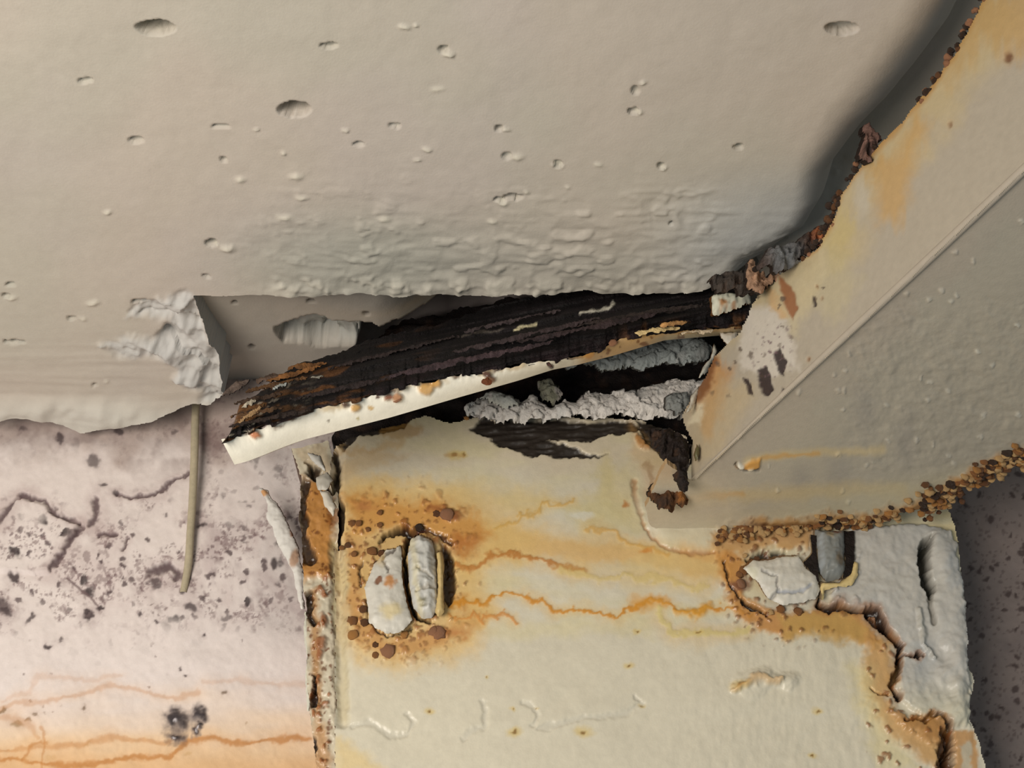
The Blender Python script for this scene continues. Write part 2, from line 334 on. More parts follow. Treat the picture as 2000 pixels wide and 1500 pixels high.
    p.line([(80, 1500), (88, 1430), (80, 1420)], 3, O, .5, .7, .5)
    for (x, y, rx, ry) in [(345, 1402, 30, 27), (388, 1395, 22, 20), (340, 1438, 22, 18), (385, 1422, 14, 14)]:
        p.blob(x, y, rx * 1.1, ry * 1.1, (92, 82, 84), .8, .6, 1.8); p.blob(x, y, rx * .6, ry * .6, (48, 42, 46), .9, .7, 1.8, .001)
    for (x, y) in [(338, 1440), (385, 1424), (344, 1408)]: p.blob(x, y, 3, 4, (205, 198, 200), .8, .6, .8)
    # right hand end: soiled render, the column's shade painted into its darker tone
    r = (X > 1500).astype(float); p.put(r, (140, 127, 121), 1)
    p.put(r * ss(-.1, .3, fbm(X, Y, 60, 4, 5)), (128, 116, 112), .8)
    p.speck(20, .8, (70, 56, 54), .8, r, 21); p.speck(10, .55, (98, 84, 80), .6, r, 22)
    return p
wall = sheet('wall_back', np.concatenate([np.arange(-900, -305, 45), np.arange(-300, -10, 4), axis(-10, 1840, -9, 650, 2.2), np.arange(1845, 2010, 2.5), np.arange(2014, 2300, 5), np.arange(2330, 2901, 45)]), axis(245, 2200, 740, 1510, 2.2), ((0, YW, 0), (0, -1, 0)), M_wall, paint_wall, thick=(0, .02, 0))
wall['kind'] = 'structure'

# ================================================================== steel column head
column = thing('steel_column', 'cream-painted steel column head streaked with orange rust, two bolts under blistered paint', 'steel column', (0.0, YC, 1.85))
CREAM = (214, 206, 184)
OR = (206, 148, 76); DR = (138, 82, 40); YL = (222, 196, 140); BK = (40, 30, 26)
def paint_col(X, Y):
    p = Paint(X, Y, CREAM, 21)
    p.g += .45
    p.h += fbm(X, Y, 34, 3, 2) * .0004 + fbm(X, Y, 160, 3, 5) * .0018
    p.h += ss(1170, 1500, X) * ss(1180, 1260, Y) * fbm(X, Y * .45, 16, 3, 6) * .0005
    n = fbm(X, Y, 90, 4, 30)
    p.put((1 - ss(880, 960, Y + n * 60)), (212, 196, 168), .7)
    p.put(ss(-.1, .3, fbm(X, Y * 2.5, 150, 4, 35)) * (1 - ss(1200, 1260, Y)), (214, 204, 158), .5)
    # pale yellow washes between the rust runs
    p.poly([(930, 1040), (1020, 1020), (1120, 1040), (1240, 1050), (1400, 1060), (1440, 1140), (1300, 1120), (1180, 1105), (1060, 1085), (980, 1070)], (222, 190, 132), .8, 22, 1.3)
    p.poly([(1100, 985), (1180, 960), (1240, 1000), (1260, 1040), (1140, 1035)], (208, 190, 120), .5, 20, 1.5)
    p.blob(1180, 930, 22, 55, (205, 188, 118), .5, .8, 1.5)
    p.poly([(1330, 1060), (1430, 1070), (1440, 1150), (1380, 1135), (1320, 1110)], (216, 168, 102), .75, 18, 1.2)
    p.poly([(930, 1048), (1000, 1030), (1060, 1045), (1130, 1060), (1240, 1066), (1300, 1085), (1420, 1090), (1430, 1120), (1340, 1118), (1230, 1100), (1130, 1098), (1050, 1082), (990, 1070), (930, 1090)], (220, 178, 112), .6, 9, 1.0)
    p.poly([(690, 940), (800, 930), (950, 945), (1060, 960), (1090, 985), (1060, 1010), (960, 1000), (800, 985), (690, 990)], (224, 196, 134), .65, 26, 1.4)
    p.poly([(1180, 930), (1230, 900), (1262, 960), (1262, 1030), (1220, 1010), (1190, 980)], (214, 196, 140), .5, 18, 1.4)
    p.poly([(940, 1215), (1060, 1220), (1160, 1212), (1250, 1196), (1280, 1250), (1180, 1235), (1060, 1245), (960, 1250)], (218, 204, 156), .45, 14, 1.4)
    p.put(ss(.02, .2, fbm(X, Y * 3, 160, 4, 91)) * ss(940, 1000, Y) * (1 - ss(1100, 1190, Y)), (220, 198, 140), .45)
    p.blob(1140, 1006, 28, 12, (222, 220, 208), .6, .5, 1)
    # big stain round the left bolt
    p.poly([(655, 925), (760, 940), (900, 965), (985, 1000), (1060, 1050), (1020, 1090), (940, 1110), (960, 1190), (940, 1260), (880, 1295), (770, 1310), (700, 1290), (660, 1240), (650, 1100)], (222, 186, 120), .85, 34, 1.6)
    p.poly([(670, 960), (740, 968), (850, 978), (930, 1005), (960, 1050), (900, 1095), (880, 1060), (800, 1040), (740, 1035), (690, 1050)], OR, .85, 16, 1.6, 0, .8)
    p.poly([(680, 1050), (720, 1060), (700, 1120), (705, 1200), (760, 1250), (860, 1235), (900, 1190), (960, 1200), (900, 1250), (800, 1290), (720, 1270), (672, 1200)], (198, 146, 86), .8, 12, 1.6, 0, .8)
    p.poly([(700, 1060), (760, 1040), (790, 1050), (740, 1090), (720, 1130), (700, 1150)], (205, 170, 112), .8, 8, 1.5)
    p.blob(880, 1003, 30, 12, (140, 82, 52), .85, .6, 1.2, .0012, 1); p.blob(850, 998, 22, 9, (160, 96, 56), .7, .7, 1.2); p.blob(905, 1060, 40, 26, (176, 106, 50), .7, .8, 1.6)
    p.blob(715, 990, 26, 16, (176, 112, 70), .6, .8, 1.6); p.blob(900, 1175, 40, 16, (190, 120, 48), .8, .7, 1.6)
    p.blob(870, 1232, 45, 14, (188, 124, 70), .7, .8, 1.6)
    around = (1 - ss(60, 150, np.hypot(X - 780, (Y - 1130) * .8)))
    p.speck(22, .45, (150, 92, 48), .8, np.clip((1 - ss(90, 190, np.hypot((X - 790), (Y - 1120) * .85))) * (X > 664), 0, 1), 3, .0012)
    p.speck(12, .5, (120, 72, 42), .7, np.clip((1 - ss(90, 175, np.hypot((X - 780), (Y - 1130) * .85))), 0, 1), 4, .0005)
    # rust runs
    for pts, wd, c, a in [([(880, 1182), (915, 1172), (940, 1180), (975, 1166), (1010, 1162), (1060, 1176), (1082, 1196), (1150, 1194), (1205, 1202), (1232, 1190), (1255, 1176), (1290, 1172), (1310, 1182), (1325, 1198), (1360, 1202), (1382, 1186), (1440, 1186), (1470, 1200)], 4.2, (205, 138, 44), .92),
                          ([(884, 1100), (915, 1112), (950, 1090), (990, 1078), (1050, 1090), (1100, 1108), (1135, 1112)], 4.5, (186, 120, 52), .85), ([(960, 1035), (1005, 1020), (1015, 1000), (1048, 1002), (1068, 982), (1090, 988), (1120, 975)], 3, (210, 168, 90), .7),
                          ([(880, 1200), (905, 1212), (925, 1196), (938, 1218), (950, 1194), (975, 1198), (1005, 1212)], 3, (206, 140, 70), .85), ([(1150, 1030), (1190, 1038), (1220, 1055), (1300, 1085)], 4, (214, 168, 90), .7),
                          ([(1100, 1115), (1170, 1128), (1300, 1130), (1380, 1150)], 5, (214, 190, 120), .6), ([(1285, 1190), (1285, 1215), (1310, 1238), (1380, 1240), (1460, 1230)], 6, (214, 196, 128), .7)]:
        p.line(pts, wd * 3.2, (222, 184, 112), a * .55, .9, 1.0); p.line(pts, wd, c, a, .7, 1.4, .00025)
    p.line([(1240, 1180), (1290, 1168), (1300, 1180)], 11, (214, 150, 52), .6, .8, 1.2); p.line([(1320, 1196), (1365, 1202), (1385, 1182)], 10, (214, 156, 60), .75, .8, 1.2, .0006, g=1)
    # fillet where the beam's underside dies into the plate
    p.line([(1236, 940), (1245, 985), (1258, 1030), (1285, 1060), (1330, 1078), (1400, 1080)], 4, (170, 116, 70), .65, .8, .8, -.0008)
    p.line([(1262, 985), (1275, 1020), (1310, 1045), (1380, 1056)], 16, (208, 199, 172), .8, .9, .4, .0012)
    p.blob(1262, 1078, 12, 7, (212, 140, 60), .8, .7, 1.2); p.blob(1218, 982, 9, 7, (190, 120, 50), .8, .6, 1.2)
    # crust left of and around the right bolt
    p.poly([(1390, 1060), (1440, 1025), (1560, 1012), (1600, 1020), (1580, 1075), (1500, 1070), (1450, 1080), (1420, 1090)], (196, 152, 96), .9, 8, 1.4, .001)
    p.poly([(1405, 1080), (1450, 1085), (1455, 1150), (1490, 1185), (1560, 1195), (1640, 1180), (1680, 1200), (1720, 1260), (1700, 1270), (1620, 1235), (1540, 1245), (1480, 1235), (1430, 1190), (1410, 1130)], (196, 138, 70), .9, 9, 1.5, .0006, .6)
    p.poly([(1520, 1200), (1640, 1195), (1690, 1220), (1680, 1262), (1600, 1250), (1530, 1250)], (198, 160, 92), .8, 12, 1.5)
    p.blob(1450, 1140, 22, 14, (122, 78, 62), .8, .6, 1.4); p.line([(1416, 1098), (1425, 1135), (1445, 1165)], 3, BK, .85, .6, .8, -.002)
    p.line([(1452, 1168), (1472, 1188), (1498, 1200)], 5, (34, 24, 20), .95, .5, .9, -.004)
    p.line([(1458, 1092), (1480, 1085), (1530, 1082)], 4, BK, .9, .5, .9, -.003)
    near = 1 - ss(20, 80, abs(np.hypot(X - 1540, (Y - 1130) * 1.1) - 95)); p.speck(15, .5, (120, 74, 40), .8, near * (Y > 1005) * (X < 1680), 7, .001)
    # grey-white skin right of the right bolt
    skin = [(1660, 1030), (1800, 1028), (1850, 1040), (1872, 1100), (1885, 1200), (1895, 1420), (1860, 1425), (1800, 1400), (1765, 1370), (1750, 1330), (1765, 1280), (1745, 1235), (1700, 1190), (1620, 1180), (1630, 1140), (1665, 1130)]
    p.poly(skin, (190, 187, 180), .9, 4, 1.0, .0022, .3)
    sk = 1 - ss(-2, 4, sdpoly(X + p.wx, Y + p.wy, skin)); p.h += sk * fbm(X, Y, 22, 3, 50) * .0015
    p.put(sk * ss(0, .3, fbm(X, Y, 60, 3, 51)), (176, 178, 176), .6)
    p.put(sk * ss(1300, 1420, Y), (214, 206, 176), .7)
    for pts, wd in [([(1600, 1182), (1640, 1192), (1688, 1196), (1712, 1222), (1742, 1246)], 6.5), ([(1742, 1246), (1762, 1262), (1755, 1290), (1748, 1320), (1738, 1338), (1755, 1362)], 6), ([(1756, 1284), (1778, 1286), (1800, 1282)], 3.5),
                    ([(1688, 1192), (1715, 1200), (1730, 1230)], 6), ([(1700, 1345), (1735, 1356)], 3), ([(1600, 1142), (1602, 1182)], 3.2), ([(1768, 1408), (1800, 1412), (1835, 1400), (1852, 1420), (1855, 1460), (1845, 1510)], 5)]:
        p.line(pts, wd * 2, (150, 96, 50), .7, .7, 1.1); p.line(pts, wd, (36, 25, 20), .97, .45, 1.0, -.005)
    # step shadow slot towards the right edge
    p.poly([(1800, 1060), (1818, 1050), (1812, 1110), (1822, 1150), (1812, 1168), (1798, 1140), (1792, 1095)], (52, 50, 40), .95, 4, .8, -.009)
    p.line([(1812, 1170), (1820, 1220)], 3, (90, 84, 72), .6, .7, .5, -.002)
    p.line([(1830, 1060), (1858, 1160), (1868, 1300), (1872, 1400)], 22, None, 0, .9, .6, .003)
    p.line([(1790, 1200), (1800, 1260), (1825, 1290)], 4, (170, 168, 158), .6, .8, .8, .002)
    # rust along the lower right
    p.poly([(1690, 1250), (1740, 1250), (1745, 1320), (1735, 1360), (1760, 1400), (1840, 1410), (1860, 1520), (1780, 1470), (1720, 1420), (1680, 1340)], (206, 158, 92), .85, 16, 1.6, .001)
    p.poly([(1650, 1300), (1700, 1300), (1730, 1420), (1800, 1510), (1720, 1500), (1680, 1400)], (220, 204, 150), .6, 20, 1.4)
    p.poly([(1740, 1390), (1800, 1405), (1850, 1405), (1858, 1470), (1820, 1460), (1770, 1430)], (176, 126, 70), .8, 8, 1.6, .002)
    p.poly([(1835, 1430), (1862, 1440), (1862, 1520), (1830, 1520)], (84, 56, 36), .95, 5, 1.2, -.006)
    p.poly([(1862, 1430), (1905, 1430), (1915, 1520), (1866, 1520)], (196, 148, 92), .9, 4, 1.0); p.poly([(1872, 1455), (1895, 1450), (1900, 1520), (1880, 1520)], (196, 190, 168), .8, 4, 1.0)
    p.speck(20, .6, (140, 86, 44), .8, (X > 1690) * (Y > 1240) * (X < 1860) * (1 - sk), 9, .001)
    # bare dark steel where the paint has lifted off the top
    for poly in [[(918, 838), (950, 812), (1010, 822), (1100, 815), (1150, 825), (1170, 822), (1235, 822), (1258, 835), (1240, 842), (1180, 850), (1150, 862), (1112, 858), (1072, 860), (1110, 868), (1150, 884), (1188, 888), (1130, 893), (1090, 897), (1060, 886), (1040, 892), (1000, 876), (975, 874), (960, 856)],
                 [(640, 862), (700, 840), (760, 822), (800, 818), (790, 836), (730, 846), (700, 852), (676, 880), (662, 868)], [(1246, 822), (1300, 826), (1345, 868), (1350, 905), (1336, 935), (1306, 905), (1262, 866)]]:
        m = p.poly(poly, (32, 24, 22), .97, 2.2, .75, -.0035); p.h += m * ridged(X * .25, Y * 1.6 + X * .15, 14, 3, 4) * .003; p.g *= 1 - m
    p.poly([(740, 828), (800, 822), (830, 830), (810, 852), (780, 856), (740, 850)], (176, 132, 62), .55, 6, 1.2)
    p.poly([(1243, 845), (1262, 858), (1272, 880), (1252, 872), (1240, 860)], (160, 100, 48), .9, 3, 1.0, .0015)
    p.poly([(1230, 820), (1290, 880), (1330, 960), (1270, 1000), (1255, 940), (1235, 890)], (206, 158, 92), .35, 14, 1.2)
    p.line([(1262, 905), (1280, 930), (1276, 970)], 5, (150, 110, 70), .5, .8, 1)
    for (x, y, r) in [(888, 892, 10), (905, 889, 6), (1230, 1300, 7), (1003, 1430, 9), (1140, 1430, 11), (840, 1390, 7), (1000, 1384, 5), (1243, 1235, 6), (1445, 1340, 12), (1600, 1390, 6), (1365, 1238, 5), (1590, 1475, 6), (950, 1325, 4), (1047, 1385, 4), (1250, 1380, 5)]:
        p.blob(x, y, r * 1.9, r * 1.2, (214, 186, 110), .7, .8, .8); p.blob(x, y, r * .6, r * .5, (128, 92, 44), .85, .6, .8)
    p.line([(870, 890), (905, 892)], 3, (190, 150, 96), .5, .8, .5)
    # lifted ridge and rings in the paint low on the plate
    p.line([(1440, 1345), (1480, 1328), (1520, 1330)], 7, (204, 160, 96), .6, .8, 1.2, .002); p.line([(1455, 1340), (1500, 1322), (1540, 1335)], 14, None, 0, .9, .6, .0022)
    for pts in [[(690, 1418), (720, 1412), (750, 1425), (775, 1440), (800, 1430), (808, 1410), (795, 1395)], [(905, 1440), (925, 1425), (945, 1420), (948, 1390), (940, 1372)], [(1020, 1372), (1040, 1380), (1050, 1400), (1040, 1420)], [(1050, 1425), (1120, 1408), (1200, 1400), (1230, 1388), (1252, 1375), (1240, 1360)]]:
        p.line(pts, 5, (196, 192, 178), .35, .8, .7, -.0006)
    p.poly([(672, 1210), (676, 1400), (690, 1416), (740, 1425), (1050, 1428), (1240, 1395), (1700, 1390), (1700, 1230), (1240, 1230), (900, 1300)], None, 0, 26, .4, .0007)
    p.line([(660, 880), (652, 960), (662, 1100), (664, 1300), (670, 1410)], 9, None, 0, .9, .5, -.0028)
    p.line([(668, 1080), (672, 1200), (668, 1300), (672, 1400)], 10, (190, 176, 138), .6, .8, .6)
    p.poly([(655, 1440), (700, 1460), (760, 1510), (655, 1510)], (226, 196, 128), .6, 18, 1.3)
    p.poly([(655, 905), (720, 880), (800, 885), (730, 905), (680, 930)], (200, 164, 106), .45, 12, 1.5)
    p.line([(650, 880), (656, 930), (652, 960)], 5, (40, 28, 20), .95, .5, 1.2, -.003); p.line([(650, 868), (700, 885), (780, 862)], 7, (196, 158, 100), .5, .8, 1.4)
    p.poly([(646, 945), (658, 952), (672, 990), (670, 1040), (660, 1070), (646, 1066)], (30, 22, 18), .97, 2.5, .6, -.008)
    # raised edge of each bolt hole
    p.line([(748, 1048), (790, 1034), (812, 1040), (790, 1060), (788, 1120), (795, 1170), (812, 1205), (838, 1214)], 5.5, (34, 26, 22), .96, .45, .8, -.006)
    p.poly([(862, 1060), (880, 1075), (884, 1110), (888, 1150), (876, 1185), (862, 1170), (858, 1110)], (60, 38, 24), .93, 4, .9, -.004)
    p.line([(820, 1030), (850, 1044), (880, 1058)], 5, (66, 42, 34), .85, .6, 1.2, -.002); p.blob(822, 1032, 15, 13, (80, 48, 44), .85, .7, 1.6, -.001)
    p.line([(700, 1140), (698, 1110), (706, 1098)], 3, BK, .8, .6, 1, -.002); p.line([(720, 1170), (716, 1210), (735, 1235), (770, 1243), (800, 1232)], 2.5, BK, .75, .6, 1, -.002)
    p.line([(738, 1066), (750, 1046), (786, 1036)], 3, (60, 44, 30), .8, .6, 1, -.0015)
    return p
creg = [(648, 872), (700, 848), (760, 828), (830, 812), (880, 826), (905, 820), (950, 812), (1100, 815), (1250, 818), (1340, 850), (1352, 920), (1360, 985), (1850, 985), (1868, 1040), (1874, 1100), (1884, 1200), (1886, 1290), (1900, 1330), (1892, 1400), (1908, 1440), (1925, 1500), (1940, 2200), (655, 2200), (655, 1500), (655, 1200), (650, 1000), (645, 930)]
sheet('face_plate', axis(640, 1960, 640, 1945, 2.2), axis(800, 2210, 800, 1510, 2.2), ((0, YC, 0), (0, -1, 0)), M_paint, paint_col, creg, .3, 8, (0, .036, 0), (92, 60, 36), column)
def paint_lip(X, Y):
    p = Paint(X, Y, (206, 196, 172), 33); p.g += .5
    p.h += fbm(X, Y, 18, 3, 2) * .0018
    p.poly([(590, 930), (640, 940), (655, 1060), (655, 1130), (590, 1130), (590, 1000)], (184, 128, 62), .95, 10, 1.3, .001, .9)
    p.put(ss(0, .25, fbm(X, Y, 24, 3, 7)) * (1 - ss(1120, 1160, Y)) * ss(950, 975, Y), (132, 78, 36), .7)
    p.poly([(600, 1150), (622, 1150), (628, 1390), (612, 1400)], (170, 120, 62), .8, 8, 1.0)
    p.poly([(612, 1400), (640, 1420), (650, 1520), (605, 1520)], (186, 130, 66), .7, 12, 1.2)
    p.line([(652, 1060), (658, 1200), (664, 1390)], 7, (176, 164, 124), .8, .8, .6, -.002)
    p.speck(20, .35, (150, 88, 40), .85, (X < 648) * (Y > 1120), 3, .001); p.speck(13, .5, (110, 64, 34), .8, (Y > 960) * (X < 650), 5)
    for (x, y, r) in [(627, 1155, 8), (634, 1210, 12), (628, 1255, 14), (625, 1275, 9), (634, 1165, 6), (606, 1200, 7), (618, 1330, 9), (612, 1360, 8), (622, 1385, 6)]: p.blob(x, y, r, r * 1.2, (146, 84, 40), .85, .6, 1, .0015, 1)
    for pts, wd in [([(596, 945), (591, 1000), (597, 1060), (604, 1090)], 11), ([(605, 1160), (607, 1200), (611, 1215)], 6), ([(596, 900), (620, 930), (650, 960)], 4), ([(612, 1320), (614, 1380)], 3.5), ([(610, 1440), (612, 1510)], 5)]:
        p.line(pts, wd, (38, 26, 20), .95, .5, .9, -.004)
    p.poly([(580, 878), (640, 868), (650, 920), (612, 930), (590, 905)], (198, 180, 150), .8, 5, 1.2)
    p.poly([(598, 905), (625, 915), (640, 945), (620, 940), (598, 925)], (58, 44, 32), .95, 3, .9, -.003)
    return p
lipreg = [(572, 880), (640, 862), (652, 900), (660, 960), (662, 1100), (670, 1400), (700, 1430), (760, 1500), (760, 2200), (612, 2200), (616, 1500), (606, 1400), (600, 1300), (598, 1200), (590, 1100), (584, 1000), (588, 930)]
sheet('edge_flange', axis(565, 770, 565, 765, 2.0), axis(850, 2210, 850, 1510, 2.0), ((0, YC + .007, 0), (0, -1, 0)), M_paint, paint_lip, lipreg, .35, 14, (0, .03, 0), (80, 52, 30), column)
# rusty backdrop behind the plate top, the gap's shade put in its colour
def paint_gap_shade(X, Y):
    p = Paint(X, Y, (34, 27, 25), 44); p.h += ridged(X * .3, Y, 20, 3, 4) * .006 + fbm(X, Y, 30, 3, 3) * .004
    p.put(ss(.05, .3, fbm(X, Y, 20, 3, 9)), (62, 44, 34), .6); return p
sheet('gap_shade_backdrop', np.arange(560, 1480, 5.), np.arange(560, 960, 5.), ((0, .004, 0), (0, -1, 0)), M_rust, paint_gap_shade, [(648, 865), (672, 800), (700, 700), (770, 640), (1000, 590), (1420, 570), (1450, 700), (1400, 900), (1300, 950), (660, 900)], .5, 5, (0, .014, 0), (30, 24, 20), column)

# ---- bolts
def lump(name, reg, y, base, dome, mat, parent, seed=0, thick=.008, rough=.0015, extra=None, skirt=(150, 130, 100), jag=.25, step=2.2, fs=18, back=False):
    a = np.array(reg); x0, y0 = a.min(0) - 14; x1, y1 = a.max(0) + 14
    def f(X, Y):
        p = Paint(X, Y, base, seed); sd = -sdpoly(X, Y, reg); md = max(sd.max(), 1)
        t = np.clip(sd / md, 0, 1); p.h += dome * np.sqrt(1 - (1 - t) ** 2) + rough * (ridged(X, Y, fs, 3, seed) - .6) * 2 + rough * .6 * fbm(X, Y, 8, 2, seed)
        if extra: extra(p)
        return p
    return sheet(name, np.arange(x0, x1, step), np.arange(y0, y1, step), ((0, y, 0), (0, -1, 0)), mat, f, reg, jag, seed, (0, thick * .78, thick * .62), skirt, parent, back)
def bolt(nut_reg, shank_reg, grey, seed, ex=None, ex2=None):
    n = lump('bolt', nut_reg, YC - .003, (208, 203, 190), .003, M_paint, column, seed, .006, .0006, ex, (120, 84, 50), .3, fs=30)
    s = lump('bolt_shank', shank_reg, YC - .002, grey, .006, M_paint, n, seed + 3, .012, .0012, ex2, (130, 110, 84), .15)
    return n, s
def ex(p):
    p.blob(765, 1195, 24, 20, (216, 196, 140), .7, .7, 1.2); p.blob(765, 1140, 12, 14, (190, 124, 52), .85, .5, 1.2); p.blob(742, 1138, 10, 8, (120, 70, 36), .9, .5, 1.2)
    p.line([(760, 1120), (752, 1090), (775, 1075)], 3, (60, 44, 34), .7, .6, 1, -.001); p.blob(745, 1085, 14, 24, (204, 172, 110), .7, .6, 1.2)
def ex2(p):
    p.blob(828, 1180, 13, 12, (120, 116, 96), .8, .6, 1, -.001); p.line([(812, 1120), (846, 1136)], 2.5, (150, 140, 120), .6, .7, 1, -.0012); p.line([(814, 1160), (850, 1152)], 2, (150, 140, 120), .5, .7, 1, -.001)
    p.line([(808, 1060), (812, 1140), (822, 1200)], 6, (208, 196, 150), .5, .8, .7)
bolt([(712, 1150), (730, 1105), (755, 1075), (782, 1068), (786, 1120), (792, 1175), (806, 1212), (790, 1232), (752, 1240), (722, 1215)], [(802, 1055), (822, 1048), (846, 1060), (852, 1100), (856, 1190), (845, 1206), (825, 1208), (808, 1190), (800, 1150), (796, 1090)], (196, 194, 186), 60, ex, ex2)
lump('hole_rim', [(852, 1082), (862, 1078), (866, 1100), (866, 1160), (868, 1196), (856, 1206), (850, 1196), (856, 1150)], YC - .004, (206, 180, 124), .003, M_paint, column, 66, .006, .0004)
def ex(p):
    p.blob(1545, 1082, 26, 12, (212, 206, 168), .8, .7, 1); p.line([(1490, 1118), (1516, 1128), (1522, 1150), (1505, 1168)], 2.2, (140, 136, 130), .8, .6, .8, -.001); p.line([(1520, 1156), (1560, 1162), (1585, 1150)], 3.5, (150, 156, 168), .7, .7, .8, -.001)
    p.blob(1470, 1120, 14, 16, (214, 208, 176), .6, .7, 1)
def ex2(p):
    p.blob(1618, 1052, 12, 12, (176, 156, 120), .8, .6, 1); p.blob(1640, 1100, 10, 16, (110, 90, 60), .7, .7, 1); p.blob(1634, 1044, 8, 6, (150, 84, 50), .8, .6, 1); p.line([(1600, 1060), (1604, 1120)], 5, (160, 166, 170), .5, .7, 1)
bolt([(1452, 1112), (1470, 1095), (1500, 1098), (1530, 1088), (1560, 1086), (1575, 1112), (1594, 1125), (1600, 1150), (1592, 1170), (1560, 1180), (1530, 1182), (1500, 1165), (1478, 1135)], [(1590, 1038), (1648, 1040), (1648, 1090), (1650, 1118), (1640, 1132), (1612, 1134), (1596, 1110), (1594, 1070)], (128, 130, 126), 70, ex, ex2)
lump('hole_rim', [(1668, 1098), (1676, 1100), (1676, 1125), (1664, 1145), (1640, 1150), (1610, 1152), (1606, 1176), (1602, 1150), (1604, 1140), (1640, 1140), (1660, 1124)], YC - .003, (214, 190, 132), .002, M_paint, column, 76, .006, .0004)
for reg in [[(1648, 1036), (1668, 1038), (1668, 1090), (1660, 1122), (1646, 1130), (1650, 1090)], [(1582, 1044), (1594, 1046), (1594, 1075), (1598, 1100), (1600, 1140), (1588, 1126), (1570, 1100), (1585, 1080)]]:
    lump('slot_shade', reg, YC - .0042, (30, 22, 18), .0, M_rust, column, 80, .002, .0006)  # dark sheets proud of the plate stand for shade inside the slots
# loose flakes of paint by the top left corner
def flake(reg, y, base, parent, seed, tilt=0.0, **k):
    return lump('paint_flake', reg, y, base, .002, k.get('mat', M_paint), parent, seed, .0016, k.get('rough', .0006), k.get('extra'), k.get('skirt', (120, 90, 60)), k.get('jag', .3), back=True)
def ex(p): p.blob(518, 966, 12, 8, (196, 140, 80), .9, .5, 1); p.blob(575, 1045, 10, 9, (176, 110, 52), .9, .6, 1); p.blob(578, 1092, 10, 18, (176, 140, 112), .9, .4, .6)
flake([(505, 955), (520, 958), (528, 976), (545, 990), (558, 1015), (572, 1045), (584, 1075), (592, 1130), (594, 1190), (588, 1190), (572, 1120), (555, 1085), (538, 1050), (520, 1010), (522, 985)], .006, (218, 214, 206), column, 101, extra=ex)
flake([(600, 885), (626, 892), (636, 920), (622, 912), (606, 898)], -.024, (206, 202, 192), column, 103)
flake([(616, 935), (640, 922), (650, 940), (640, 958), (622, 956)], -.024, (188, 182, 168), column, 105)
flake([(622, 960), (642, 962), (656, 990), (652, 1010), (636, 990)], -.022, (208, 200, 184), column, 106)
flake([(598, 1190), (606, 1240), (604, 1300), (610, 1360), (602, 1400), (596, 1340), (598, 1280), (592, 1230)], .004, (206, 204, 188), column, 107)
flake([(1360, 866), (1366, 880), (1362, 902), (1356, 890)], -.071, (96, 90, 60), column, 108)

